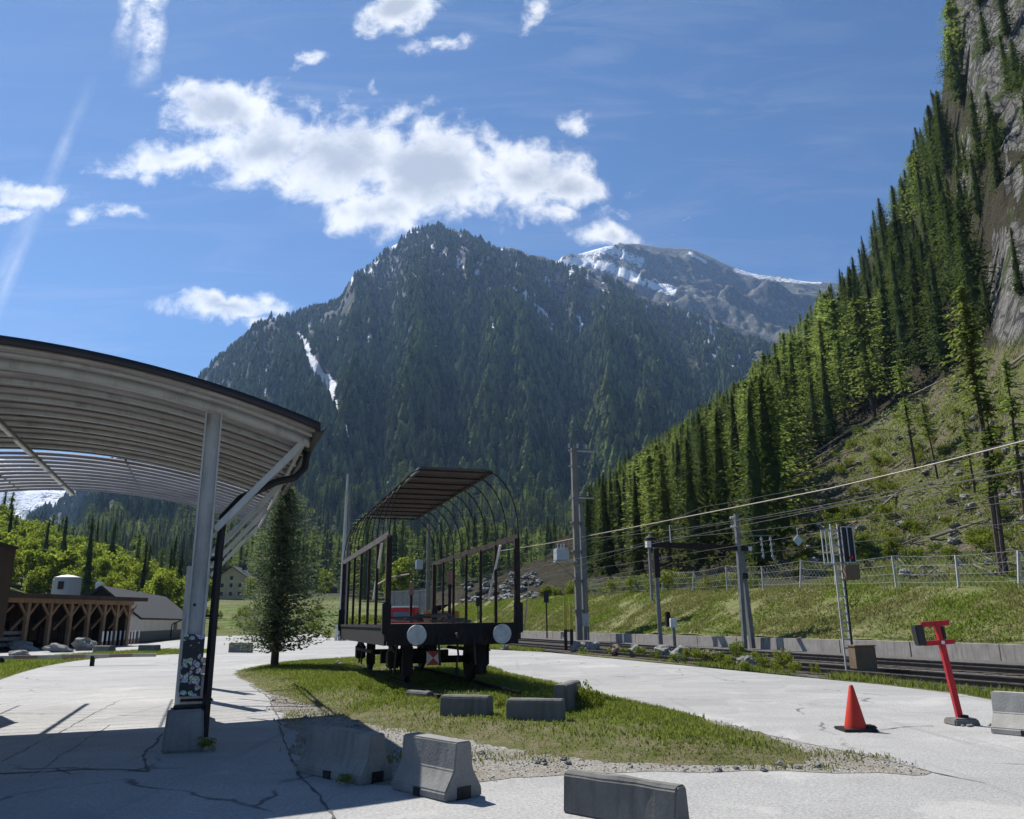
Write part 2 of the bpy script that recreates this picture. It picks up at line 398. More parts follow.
def mound(name, poly, h, edge, mat, step=.16, base=.008, nz=.05):
    xs = [p[0] for p in poly]; ys = [p[1] for p in poly]
    nx = int((max(xs)-min(xs))/step)+2; ny = int((max(ys)-min(ys))/step)+2
    X, Y = np.meshgrid(min(xs)+np.arange(nx)*step, min(ys)+np.arange(ny)*step)
    ins = inpoly(X, Y, poly); d = dpoly(X, Y, list(poly)+[poly[0]])
    k = np.clip(d/edge, 0, 1); k = k*k*(3-2*k)
    Z = base+np.where(ins, h*k+nz*k*(fbm(X*1.3, Y*1.3, 4, 3)-.3), -.02)
    idx = np.arange(nx*ny).reshape(ny, nx)
    ok = ins[:-1, :-1] | ins[1:, :-1] | ins[:-1, 1:] | ins[1:, 1:]
    q = np.stack([idx[:-1, :-1], idx[:-1, 1:], idx[1:, 1:], idx[1:, :-1]], -1)[ok]
    o = mesh_np(name, np.stack([X, Y, Z], -1).reshape(-1, 3), q, mat, None, True)
    tag(o, kind='structure')
    def height(x, y):
        i = np.clip(((np.asarray(y)-min(ys))/step).round().astype(int), 0, ny-1); j = np.clip(((np.asarray(x)-min(xs))/step).round().astype(int), 0, nx-1)
        return Z[i, j]
    return height
island_h = mound('grass_island_ground', island, .10, 1.2, M['lawn'], .2)
left_poly = smooth_poly([g2(*p) for p in ((-60, 690), (0, 679), (20, 672.5), (40, 667), (62, 663), (82, 660), (112, 657.5), (150, 655.5), (190, 653.5), (214, 653), (214, 651), (170, 651.5), (140, 652), (60, 657), (-60, 667))], 1)
left_h = mound('grass_strip_ground', left_poly, .06, .8, M['lawn'], .25)
tree_poly = smooth_poly([g2(*p) for p in ((224, 653.5), (250, 652.5), (250, 650.5), (226, 651))], 1)

# railway corridor: verge, ballast, wall foot
U0, U1 = -14, 128
vg = [rw(u, r, 0)[:2] for u, r in ((U0, 13.5), (U1, 13.5))]
sheet('railway_verge', [tuple(vg[0]), tuple(rw(U0, 9.6)[:2])]+[tuple(p) for p in reversed(list(reversed(road_edge[:9])))]+[tuple(rw(U1, 13.0)[:2]), tuple(vg[1])], .003, M['verge'])
def corridor(name, prof, mat, us, nz=0, seed=0, zadd=None):
    n = len(prof); V = []
    for u in us:
        for r, z in prof:
            p = rw(u, r, z+(zadd(u, r) if zadd else 0)); V.append(p[:])
    V = np.array(V); 
    if nz: V[:, 2] += nz*(fbm(V[:, 0]*.9, V[:, 1]*.9, 4, seed)-.5)
    m = len(us); idx = np.arange(m*n).reshape(m, n)
    q = np.stack([idx[:-1, :-1], idx[:-1, 1:], idx[1:, 1:], idx[1:, :-1]], -1).reshape(-1, 4)
    return tag(mesh_np(name, V, q, mat, None, True), kind='structure')
TRK1, TRK2 = 16.12, 20.38
us = list(np.arange(U0, U1+1, .8))
us2 = us+[160, 220, 320, 480]
corridor('ballast_bed', [(13.3, -.06), (13.7, -.0), (14.2, -.03), (14.9, -.10), (15.6, -.115), (16.6, -.115), (17.3, -.10), (18.2, -.16), (19.1, -.10), (19.9, -.115), (20.9, -.115), (21.6, -.10), (22.3, -.12), (23.0, -.06), (24.5, -.03)], M['ballast'], us2, .04, 5)
WALL_R = 24.3
def bank_top(u): return np.interp(u, [-20, 0, 25, 44, 68, 130], [1.6, 2.0, 2.62, 3.3, 3.72, 4.3])
def bank_z(u, r):
    t = np.clip((r-24.45)/5.5, 0, 1); zt = bank_top(u)
    return .50+(zt-.50)*(t**.92)
bk = [24.45+i*.31 for i in range(19)]
Vb = []
for u in us:
    for r in bk+[31.0, 33.0]:
        Vb.append(rw(u, r, bank_z(u, min(r, 30.03))+(0 if r <= 30.1 else -.02*(r-30.1)))[:])
Vb = np.array(Vb); Vb[:, 2] += .34*(fbm(Vb[:, 0]*.55, Vb[:, 1]*.55, 5, 9)-.5)
nb = len(bk)+2; idx = np.arange(len(us)*nb).reshape(len(us), nb)
tag(mesh_np('railway_embankment', Vb, np.stack([idx[:-1, :-1], idx[:-1, 1:], idx[1:, 1:], idx[1:, :-1]], -1).reshape(-1, 4), M['bank'], None, True), kind='structure')

# ------------------------------------------------------------------ hills and mountains
def az_of(p): return math.atan2(p[0], p[1])
def ctrl(lst):
    A = []
    for x, y, D in lst:
        p = P(x, y, D); A.append((az_of(p), math.hypot(p.x, p.y), p.z))
    A.sort(); A = np.array(A); return lambda az: (np.interp(az, A[:, 0], A[:, 1]), np.interp(az, A[:, 0], A[:, 2]))
class Hill:
    def __init__(s, name, azs, rows, zfun, ridge, back, mat, attrs):
        """rows: fractions 0..1 base->ridge (1..1.5 = the far side)"""
        s.zfun = zfun
        A, T = np.meshgrid(azs, rows)
        rho, Z = zfun(A, T)
        X, Y = rho*np.sin(A), rho*np.cos(A)
        n = len(azs); idx = np.arange(A.size).reshape(A.shape)
        q = np.stack([idx[:-1, :-1], idx[:-1, 1:], idx[1:, 1:], idx[1:, :-1]], -1).reshape(-1, 4)
        s.o = mesh_np(name, np.stack([X, Y, Z], -1).reshape(-1, 3), q, mat, None, True)
        tag(s.o, kind='structure')
        px, py = pix_np(X, Y, Z)
        for k, f in attrs.items():
            a = s.o.data.attributes.new(k, 'FLOAT', 'POINT'); a.data.foreach_set('value', f(px, py, X, Y, Z, T).astype(np.float32).ravel())
    def at(s, az, t):
        rho, z = s.zfun(np.asarray(az, float), np.asarray(t, float)); return rho*np.sin(az), rho*np.cos(az), z

# the great forested mountain across the valley
main_r = ctrl([(-900, 610, 1500), (-400, 580, 1500), (-100, 562, 1600), (0, 534, 1750), (40, 512, 1850), (75, 493, 1900), (110, 464, 2000), (150, 424, 2100), (195, 380, 2200), (215, 362, 2230), (262, 327, 2280), (310, 310, 2330), (340, 301, 2370), (360, 273, 2400), (385, 250, 2430), (410, 232, 2450), (437, 225, 2470), (465, 235, 2480), (500, 251, 2500), (530, 260, 2520), (570, 268, 2550), (600, 276, 2560), (640, 294, 2560), (700, 314, 2560), (750, 329, 2560), (790, 349, 2560), (830, 375, 2540), (900, 420, 2500), (1000, 470, 2450), (1300, 520, 2300), (1700, 560, 2000)])
R0, R1 = 125.0, 720.0
def main_z(A, T):
    rr, zr = main_r(A)
    k0 = .22                                      # rows 0..k0 valley floor, k0..1 the face
    rho = np.where(T < k0, R0+(R1-R0)*(T/k0)**1.5, R1+(rr-R1)*(T-k0)/(1-k0))
    t = (rho-R1)/(rr-R1)
    tc = np.clip(t, 0, 1)
    zf = np.clip((rho-R0)/(R1-R0), 0, 1)
    z = np.where(t <= 0, 42*zf**1.15, 42+(zr-42)*tc**1.12)
    env = np.clip(tc*5, 0, 1)*np.clip((1-tc)*7, .06, 1)
    X, Y = rho*np.sin(A), rho*np.cos(A)
    gul = fbm(A*13+.25*fbm(X/400, Y/400, 3, 5), rho/1500., 5, 21, .55, True)-.62
    z = z+env*(210*gul+95*(fbm(X/210, Y/210, 5, 31)-.5))+np.where(t <= 0, 2.5*zf*(fbm(X/40, Y/40, 3, 8)-.5), 0)
    z = z+np.where(tc > .05, 16*(fbm(X/38, Y/38, 4, 41)-.5), 0)
    over = np.clip(T-1, 0, 1); z = np.where(T > 1, z-over*1500, z)
    return rho, z
gully = [(297, 332), (305, 344), (312, 362), (321, 376), (331, 386), (333, 402), (340, 420), (347, 436)]
def a_gully(px, py, X, Y, Z, T):
    wob = 5*(fbm(px/7, py/7, 3, 3)-.5)
    d = dpoly(px+wob, py, gully); wid = np.interp(py, [330, 360, 385, 400, 436], [2, 6, 9, 4.5, 3.5])
    g = np.clip(1.25-d/wid, 0, 1)*(Y > 600)
    for pl, w in (([(520, 290), (545, 315), (566, 345)], 2.0), ([(404, 308), (409, 330)], 2.2), ([(363, 330), (372, 352)], 2.2), ([(430, 340), (448, 358)], 2.0), ([(488, 318), (500, 342)], 1.6)):
        g = np.maximum(g, (np.clip(1.1-dpoly(px+wob*1.4, py, pl)/w, 0, .75))*(fbm(px/5, py/9, 3, 14) > .45)*(Y > 600))
    spk = (fbm(px/2.6+.3*py/9, py/8.5, 3, 29) > .665)*np.clip((T-.42)*3, 0, 1)*(fbm(px/38, py/30, 3, 30) > .47)
    g = np.maximum(g, .72*spk*(Y > 600))
    return g
def a_meadow(px, py, X, Y, Z, T):
    m = np.maximum(np.clip(1.3-dpoly(px, py, [(98, 530), (122, 506)])/9, 0, 1), np.clip(1.3-dpoly(px, py, [(135, 528), (165, 512)])/5.5, 0, 1))
    return np.clip(m*(.55+.9*fbm(px/6, py/4, 3, 8)), 0, 1)*(Y > 420)
def a_floor(px, py, X, Y, Z, T):
    return np.clip(1-(np.hypot(X, Y)-260)/80, 0, 1)
def terrain_mat(name, forest, rockc, use):
    m = NT(name); p = m.pos()
    at = lambda k: m.n('ShaderNodeAttribute', attribute_name=k).outputs['Fac']
    n1 = m.noise(p, .012, 6, .62); n2 = m.noise(p, .06, 6, .68); n3 = m.noise(m.mapping(p, (1, 1, .3)), .045, 6, .65)
    c = m.mix(m.fr(n1, .35, .65), forest[0], forest[1])
    rock = m.mix(m.fr(n2, .3, .7), rockc[0], rockc[1])
    rk = m.fr(m.math('ADD', n3, m.math('MULTIPLY', at('rock'), .32)), .62, .74)
    c = m.mix(rk, c, rock)
    if 'meadow' in use: c = m.mix(at('meadow'), c, m.mix(m.fr(n2, .4, .6), (.17, .165, .075), (.21, .19, .14)))
    if 'floor' in use: c = m.mix(at('floor'), c, m.mix(m.fr(m.noise(p, .09, 5, .6), .4, .62), (.095, .135, .032), (.165, .165, .07)))
    if 'snow' in use:
        c = m.mix(m.fr(m.math('ADD', at('snow'), m.math('MULTIPLY', m.math('SUBTRACT', n2, .5), 1.1)), .45, .58), c, (.80, .82, .86))
    return m.done(m.bsdf(c, .95, m.bump(m.math('ADD', n2, n3), 1.0, 9.0), spec=.1))
M['mountain'] = terrain_mat('mountain_ground', ((.022, .03, .014), (.036, .042, .022)), ((.075, .076, .078), (.17, .17, .172)), ('meadow', 'floor', 'snow'))
M['crag'] = terrain_mat('crag_ground', ((.10, .098, .088), (.065, .072, .045)), ((.13, .128, .125), (.25, .245, .235)), ('snow',))
rows = np.concatenate([np.linspace(0, .22, 26)[:-1], np.linspace(.22, 1, 150), [1.02, 1.06, 1.15, 1.4]])
a_rock_main = lambda px, py, X, Y, Z, T: np.clip((T-.40)*1.3, -.25, .8)+.6*np.clip(1-np.hypot((px-440)/60, (py-240)/35), 0, 1)
MAIN = Hill('mountain_terrain', np.linspace(R(-52), R(44), 420), rows, main_z, None, None, M['mountain'],
            {'snow': a_gully, 'meadow': a_meadow, 'floor': a_floor, 'rock': a_rock_main})
# rocky summit with old snow behind it
def simple_hill(rf, base, zb, p, amp, sc_, seed):
    def zf(A, T):
        rr, zr = rf(A); rho = base+(rr-base)*T; tc = np.clip(T, 0, 1)
        X, Y = rho*np.sin(A), rho*np.cos(A)
        z = zb+(zr-zb)*tc**p+amp*np.clip((1-tc)*5, .09, 1)*np.clip(tc*4, 0, 1)*(fbm(X/sc_, Y/sc_, 6, seed, .55, True)-.55)
        return rho, np.where(T > 1, z-(T-1)*2500, z)
    return zf
far_r = ctrl([(300, 330, 4300), (470, 262, 4200), (500, 249, 4200), (512, 247, 4200), (530, 256, 4200), (565, 262, 4200), (580, 252.5, 4200), (605, 246, 4200), (630, 243, 4200), (650, 244.5, 4200), (668, 247.5, 4200), (690, 250.5, 4200), (712, 258, 4200), (732, 266, 4200), (752, 273, 4200), (775, 276, 4200), (800, 279, 4200), (830, 283, 4200), (900, 300, 4200), (1050, 360, 4200)])
snowband = [(560, 262), (590, 262), (620, 271), (645, 282), (672, 291)]
def a_snow2(px, py, X, Y, Z, T):
    s = np.clip(1.15-dpoly(px, py, snowband)/8, 0, 1)
    s = s*(.42+.8*fbm(px/7, py/4, 4, 23))
    s = np.maximum(s, .62*np.clip(1.3-dpoly(px, py, [(585, 252), (610, 250), (640, 262)])/9, 0, 1))
    s = np.maximum(s, .6*np.clip(1.2-dpoly(px, py, [(735, 270), (760, 277), (800, 282), (820, 282)])/4.5, 0, 1))
    s = np.maximum(s, .8*np.clip(1.2-dpoly(px, py, [(500, 251), (525, 256)])/4, 0, 1))
    s = np.maximum(s, .7*np.clip(1.2-dpoly(px, py, [(690, 253), (706, 262)])/3, 0, 1))
    return s
zero = lambda v: (lambda px, py, X, Y, Z, T: np.full(px.shape, v))
Hill('rocky_summit_terrain', np.linspace(R(-16), R(34), 300), np.concatenate([np.linspace(0, 1, 110), [1.04, 1.15]]), simple_hill(far_r, 2700, 650, 1.0, 420, 420, 77), None, None, M['crag'], {'snow': a_snow2, 'rock': zero(.35)})
sn_r = ctrl([(-700, 420, 5000), (-300, 430, 5000), (-60, 455, 5000), (0, 462, 5000), (40, 474, 5000), (78, 487, 5000), (110, 505, 5000), (220, 560, 5000)])
Hill('snow_mountain_terrain', np.linspace(R(-60), R(-15), 160), np.concatenate([np.linspace(0, 1, 70), [1.04, 1.15]]), simple_hill(sn_r, 3000, 250, 1.1, 330, 520, 91), None, None, M['crag'],
     {'snow': lambda px, py, X, Y, Z, T: np.clip(.45+.55*T+.5*(fbm(px/16, py/7, 4, 6)-.55), 0, 1), 'rock': zero(.2)})
# low wooded hill on the left
lh_r = ctrl([(-900, 440, 220), (-400, 470, 225), (-100, 500, 230), (0, 534, 230), (40, 552, 230), (80, 562, 228), (120, 580, 222), (165, 597, 215), (200, 614, 210), (260, 622, 200)])
def lh_z(A, T):
    rr, zr = lh_r(A); rho = 92+(rr-92)*T; tc = np.clip(T, 0, 1); X, Y = rho*np.sin(A), rho*np.cos(A)
    z = -.4+(zr+.4)*tc**1.1+2.5*tc*(fbm(X/25, Y/25, 3, 4)-.5); return rho, np.where(T > 1, z-(T-1)*60, z)
M['woodfloor'] = mat_soilgrass('wood_floor', (.075, .095, .025), (.12, .14, .035), (.13, .11, .06), .4)
LEFT = Hill('wooded_hill_terrain', np.linspace(R(-58), R(-15), 120), np.concatenate([np.linspace(0, 1, 50), [1.1, 1.4]]), lh_z, None, None, M['woodfloor'], {})
# steep hillside on the right
rh_r = ctrl([(380, 606, 170), (470, 598, 180), (510, 585, 190), (545, 563, 230), (570, 533, 300), (590, 510, 390), (620, 487, 385), (680, 444, 368), (740, 404, 345), (800, 347, 320), (830, 307, 300), (850, 290, 290), (880, 236, 275), (900, 210, 262), (920, 158, 250), (940, 112, 240), (947, 50, 230), (952, -60, 225), (985, -180, 228), (1030, -300, 240), (1250, -420, 270), (1700, -300, 300)])
def rh_z(A, T):
    rr, zr = rh_r(A)
    den = np.sin(A)*math.cos(RA)+np.cos(A)*math.sin(RA)
    b0 = 30.2/np.maximum(den, .12); u = b0*(-np.sin(A)*math.sin(RA)+np.cos(A)*math.cos(RA)); zb = bank_top(np.clip(u, -20, 130))-.12
    rho = b0+(rr-b0)*T; tc = np.clip(T, 0, 1); X, Y = rho*np.sin(A), rho*np.cos(A)
    p = np.interp(A, [R(2), R(14), R(28), R(40)], [1.15, 1.25, 1.6, 1.7])
    z = zb+(zr-zb)*tc**p
    e = np.clip(tc*6, 0, 1)*np.clip((1-tc)*6, .2, 1)
    z = z+e*(7*(fbm(X/22, Y/22, 5, 61, .55, True)-.55)*np.clip(.35+tc*1.5, 0, 1.2)+1.8*(fbm(X/5, Y/5, 4, 62)-.5))+.5*np.clip(tc*20, 0, 1)*(fbm(X/1.6, Y/1.6, 3, 63)-.5)
    e2 = np.clip((A-R(25))/R(4), 0, 1)*np.clip((T-.33)*5, 0, 1)*np.clip((1.02-T)*8, .15, 1)
    z = z+e2*(9*(fbm(X/13+Y/40, Y/13, 5, 64, .58, True)-.55)+3*(fbm(X/3.2, Y/3.2, 4, 65)-.5))
    return rho, np.where(T > 1, z-(T-1)*160, z)
clearing = [(728, 552), (735, 514), (800, 470), (862, 428), (905, 398), (950, 378), (985, 352), (1030, 330), (1250, 210), (1900, 300), (1900, 640), (728, 640)]
def a_rockR(px, py, X, Y, Z, T):
    n = fbm(px/28, py/34, 4, 12)
    r = 1.0*inpoly(px, py, [(955, -60), (1010, -120), (1300, -150), (1300, 150), (1000, 150), (972, 110), (958, 40)])*(.45+n)
    r = np.maximum(r, inpoly(px, py, [(984, 312), (994, 232), (1200, 170), (1200, 335), (1000, 348)])*(.5+n))
    r = np.maximum(r, .8*inpoly(px, py, [(1000, 150), (1300, 150), (1300, 240), (1004, 236)])*(fbm(px/9, py/30, 3, 5) > .5))
    r = np.maximum(r, inpoly(px, py, [(955, 130), (972, 130), (975, 200), (955, 190)])*(.3+n))
    return np.clip(r, 0, 1.2)
def a_clear(px, py, X, Y, Z, T):
    return inpoly(px, py, clearing)*np.clip(.25+.75*np.clip((px-770)/130, 0, 1)+.75*np.clip((470-py)/60, 0, 1), 0, 1)  # lower left darkened: tree shade painted into the brown soil colour
def mat_hillR():
    m = NT('hillside_ground'); p = m.pos(); at = lambda k: m.n('ShaderNodeAttribute', attribute_name=k).outputs['Fac']
    n1 = m.noise(p, .12, 6, .62); n2 = m.noise(p, .55, 6, .68); n3 = m.noise(p, 2.4, 5, .7); cr = m.vor(m.mapping(p, (1, 1, .45)), .45, 'DISTANCE_TO_EDGE')
    fl = m.mix(m.fr(n2, .35, .65), (.035, .036, .018), (.065, .055, .035))
    cl = m.mix(m.fr(n1, .44, .62), (.145, .165, .045), (.17, .145, .095))
    cl = m.mix(m.fr(n2, .52, .62), cl, (.15, .13, .105)); cl = m.mix(m.fr(n3, .55, .68), cl, (.27, .25, .215)); cl = m.mix(m.fr(n3, .42, .3), cl, (.035, .03, .022))
    c = m.mix(at('clear'), fl, cl)
    rk = m.mix(m.fr(n2, .3, .7), (.13, .127, .12), (.33, .32, .30)); rk = m.mix(m.fr(cr, 0, .10, .9, 0), rk, (.03, .03, .028)); stn = m.noise(m.mapping(p, (1, 1, .12)), .5, 5, .65); rk = m.mix(m.fr(stn, .5, .66, 0, .7), rk, (.05, .05, .047)); cr2 = m.vor(m.mapping(wp2(m, p), (1, 1, .6)), .16, 'DISTANCE_TO_EDGE'); rk = m.mix(m.fr(cr2, 0, .06, .8, 0), rk, (.025, .025, .023))
    rk = m.mix(m.fr(n1, .52, .60), rk, (.065, .085, .03))
    c = m.mix(m.fr(m.math('ADD', at('rock'), m.math('MULTIPLY', m.math('SUBTRACT', n2, .5), .7)), .45, .6), c, rk)
    return m.done(m.bsdf(c, .95, m.bump(m.math('ADD', n3, m.math('MULTIPLY', n2, 2.)), 1.0, .8), spec=.1))
M['hillR'] = mat_hillR()
RIGHT = Hill('hillside_terrain', np.linspace(R(-6), R(68), 460), np.concatenate([np.linspace(0, 1, 230)**1.25, [1.05, 1.3]]), rh_z, None, None, M['hillR'], {'rock': a_rockR, 'clear': a_clear})

def march(x, y, zf_at, D0, D1, n=1500):
    """ground point on a terrain under a sight line"""
    d = Vector(ray(x, y)); 
    Ds = np.linspace(D0, D1, n); X = d.x/d.y*Ds; Y = Ds; Zr = EYE+d.z/d.y*Ds
    Zt = zf_at(X, Y); h = np.where(Zr <= Zt)[0]
    i = h[0] if len(h) else n-1
    return Vector((X[i], Y[i], Zt[i]))
def inv_height(hill_r0, zfun, rowmap):
    def f(X, Y):
        A = np.arctan2(X, Y); rho = np.hypot(X, Y); return rowmap(A, rho)
    return f
def main_h(X, Y):
    A = np.arctan2(X, Y); rho = np.hypot(X, Y); rr, _ = main_r(A); k0 = .22
    T = np.where(rho < R1, k0*np.clip((rho-R0)/(R1-R0), 0, 1)**(1/1.5), k0+(1-k0)*(rho-R1)/(rr-R1)); return main_z(A, T)[1]
def right_h(X, Y):
    A = np.arctan2(X, Y); rho = np.hypot(X, Y); rr, _ = rh_r(A)
    b0 = 30.2/np.maximum(np.sin(A)*math.cos(RA)+np.cos(A)*math.sin(RA), .12)
    return np.where(rho < b0, -5, rh_z(A, np.clip((rho-b0)/(rr-b0), 0, 1.2))[1])
def bank_h(X, Y):
    u = -X*math.sin(RA)+Y*math.cos(RA); r = X*math.cos(RA)+Y*math.sin(RA)
    return np.where(r < 24.5, 0, bank_z(u, np.minimum(r, 30.0)))

# ------------------------------------------------------------------ trees
def quads(C, Uv, Vv):
    n = len(C); V = np.empty((n, 4, 3)); V[:, 0] = C-Uv*.5-Vv*.12; V[:, 1] = C+Vv*.5-Uv*.05; V[:, 2] = C+Uv*.5+Vv*.10; V[:, 3] = C-Vv*.5+Uv*.05
    return V.reshape(-1, 3), np.arange(n*4).reshape(n, 4)
def trunk_mesh(name, h, r0, mat, seed, lean=(0, 0), parent=None, stubs=0, z1=None):
    rg = random.Random(seed); mb = MB(); n = 7; pts = []; rs = []
    for i in range(n):
        t = i/(n-1); pts.append((lean[0]*t+rg.uniform(-.02, .02)*h*.15, lean[1]*t+rg.uniform(-.02, .02)*h*.15, h*t-.3*(t == 0))); rs.append(r0*(1-t)**.8*.96+r0*.04)
    mb.tube(pts, rs, 7)
    for k in range(stubs):
        z = rg.uniform(.15, .75)*h; a = rg.uniform(0, 6.28); L = rg.uniform(.4, 1.1)*h*.05; t = z/h
        b = Vector((lean[0]*t, lean[1]*t, z)); mb.tube([b, b+Vector((math.cos(a)*L, math.sin(a)*L, -.15*L))], [r0*.16, r0*.05], 4)
    return mb.build(name, mat, parent, smooth=True)
def conifer_crown(name, h, rad, nbr, cards, card, mat, seed, base=.12, droop=.35, power=.8, lean=(0, 0), gap=.15, up=0.0, parent=None, flat=.35, layers=0, core=0, tipk=.55):
    rg = np.random.default_rng(seed)
    zz = np.sort(base+(1-base)*rg.random(nbr)**.92)
    if layers:
        q = base+(1-base)*(np.arange(layers)/layers)**.95; q = q+rg.normal(0, .25/layers, layers); zz = np.sort(q[rg.integers(0, layers, nbr)]+rg.normal(0, .27/layers, nbr)); zz = np.clip(zz, base*.9, .985)
    ph = np.cumsum(2.4+rg.normal(0, .35, nbr)); Lr = rad*np.clip((1-zz)/(1-base), 0, 1)**power
    Lr = Lr*rg.uniform(.62, 1.12, nbr)*(1-.55*(rg.random(nbr) < gap))+.12
    # uneven sides: lobes around the trunk
    lob = 1+.22*np.sin(ph*1+seed)+.12*np.sin(ph*2+seed*2.3+zz*9); Lr *= lob
    s = (np.arange(cards)+.5)/cards
    Ls = Lr[:, None]*np.clip(s[None]+rg.normal(0, .05, (nbr, cards)), .06, 1.05)
    w = card*(1.05-.55*s[None])*(tipk+(1-tipk)*np.minimum(1, Lr[:, None]/max(rad, .1)))*rg.uniform(.75, 1.3, (nbr, cards))
    jit = rg.normal(0, .13, (nbr, cards))*Ls
    cx, cy = np.cos(ph)[:, None], np.sin(ph)[:, None]
    t = zz[:, None]
    X = cx*Ls-cy*jit+lean[0]*t; Y = cy*Ls+cx*jit+lean[1]*t
    Z = t*h-droop*Ls*(1-.4*t)+up*Ls*Ls/max(rad, .1)+rg.normal(0, .06, (nbr, cards))*card*2
    C = np.stack([X, Y, Z], -1).reshape(-1, 3); w = w.reshape(-1, 1)
    rep = lambda a: np.repeat(a, cards)
    U = np.stack([rep(cx[:, 0]), rep(cy[:, 0]), -droop*np.ones(nbr*cards)*rg.uniform(.4, 1.8, nbr*cards)], -1)+rg.normal(0, .3, (nbr*cards, 3))
    Vv = np.stack([-rep(cy[:, 0]), rep(cx[:, 0]), rg.normal(0, flat, nbr*cards)-.1], -1)+rg.normal(0, .25, (nbr*cards, 3))
    U /= np.linalg.norm(U, axis=1)[:, None]; Vv /= np.linalg.norm(Vv, axis=1)[:, None]
    V, Fq = quads(C, U*w*1.35, Vv*w*.95)
    if core:
        nr, nsg = 12, 9; t_ = np.linspace(0, 1, nr); zc = base+.02+(1-base)*.96*t_
        r_ = core*rad*np.clip(1-t_, 0, 1)**power*(.8+.4*((np.arange(nr)*7+seed) % 3)/2)+.03
        an = np.arange(nsg)*2*np.pi/nsg; jr = rg.uniform(.65, 1.3, (nr, nsg))
        K = np.stack([np.cos(an)[None]*r_[:, None]*jr+lean[0]*zc[:, None], np.sin(an)[None]*r_[:, None]*jr+lean[1]*zc[:, None], h*zc[:, None]-droop*r_[:, None]*jr], -1).reshape(-1, 3)
        ii = np.arange(nr*nsg).reshape(nr, nsg); i2 = np.roll(ii, -1, 1); kf = np.stack([ii[:-1], i2[:-1], i2[1:], ii[1:]], -1).reshape(-1, 4)
        Fq = np.concatenate([Fq, kf+len(V)]); V = np.concatenate([V, K])
    # leader
    tip = np.array([[lean[0]-.06, lean[1], h*.93], [lean[0]+.06, lean[1], h*.93], [lean[0], lean[1], h*1.02], [lean[0], lean[1]+.05, h*.93]])
    V = np.concatenate([V, tip]); Fq = np.concatenate([Fq, np.array([[len(V)-4, len(V)-1, len(V)-3, len(V)-2]])])
    return mesh_np(name, V, Fq, mat, parent)
def broad_crown(name, h, rad, ncl, leaves, leaf, mat, seed, parent=None, base=.22, tall=1.0):
    rg = np.random.default_rng(seed)
    a = rg.uniform(0, 2*np.pi, ncl); u = rg.uniform(-1, 1, ncl); rr = rg.random(ncl)**.5
    zc = h*(base+(1-base)*(.5+.46*u*rr*tall)); env = np.sqrt(np.clip(1-(np.abs((zc/h-base)/(1-base)-.42)/.62)**2, .05, 1))
    C = np.stack([np.cos(a)*rad*rr*env*.85, np.sin(a)*rad*rr*env*.85, zc], -1)
    cr = rad*rg.uniform(.2, .42, ncl)
    d = rg.normal(0, 1, (ncl, leaves, 3)); d /= np.linalg.norm(d, axis=2)[..., None]; d[..., 2] *= .75
    Pp = (C[:, None]+d*cr[:, None, None]*rg.uniform(.55, 1.08, (ncl, leaves))[..., None]).reshape(-1, 3)
    U = rg.normal(0, 1, Pp.shape); U /= np.linalg.norm(U, axis=1)[:, None]; W = np.cross(U, rg.normal(0, 1, Pp.shape)); W /= np.linalg.norm(W, axis=1)[:, None]
    s = leaf*rg.uniform(.7, 1.4, (len(Pp), 1))
    V, Fq = quads(Pp, U*s, W*s*.8); return mesh_np(name, V, Fq, mat, parent)
def broad_trunk(name, h, r0, mat, seed, parent=None, base=.22, rad=2):
    rg = random.Random(seed); mb = MB(); pts = [(0, 0, -.3), (rg.uniform(-.1, .1), rg.uniform(-.1, .1), h*.3), (rg.uniform(-.2, .2), rg.uniform(-.2, .2), h*.8)]
    mb.tube(pts, [r0, r0*.7, r0*.15], 7)
    for k in range(6):
        a = rg.uniform(0, 6.28); z = h*rg.uniform(.25, .6); L = rad*rg.uniform(.5, .9)
        mb.tube([(0, 0, z), (math.cos(a)*L*.5, math.sin(a)*L*.5, z+L*.5), (math.cos(a)*L, math.sin(a)*L, z+L*.8)], [r0*.4, r0*.25, r0*.06], 5)
    return mb.build(name, mat, parent, smooth=True)

def tree_proto(kind, seed, h, rad):
    e = bpy.data.objects.new(kind, None); link(e)
    if kind == 'spruce_tree':
        trunk_mesh('trunk', h*.98, h*.014, M['bark'], seed, parent=e)
        conifer_crown('crown', h, rad*1.12, 430, 7, .56, M['spruce'], seed, .07+.1*random.random(), .44, .86, gap=.25, parent=e, flat=.32, layers=17, core=.2, tipk=.24)
    elif kind == 'larch_tree':
        trunk_mesh('trunk', h*.98, h*.013, M['bark'], seed, parent=e, stubs=10)
        conifer_crown('crown', h, rad*1.1, 260, 9, .55, M['larch'], seed, .20, .20, .58, gap=.38, up=.16, parent=e, flat=.4, layers=13, core=.10, tipk=.42)
    return e
PROTO = {'spruce_tree': [tree_proto('spruce_tree', 100+i, 20, 3.2+.3*(i % 3)) for i in range(5)],
         'larch_tree': [tree_proto('larch_tree', 200+i, 20, 4.0+.4*(i % 3)) for i in range(4)]}
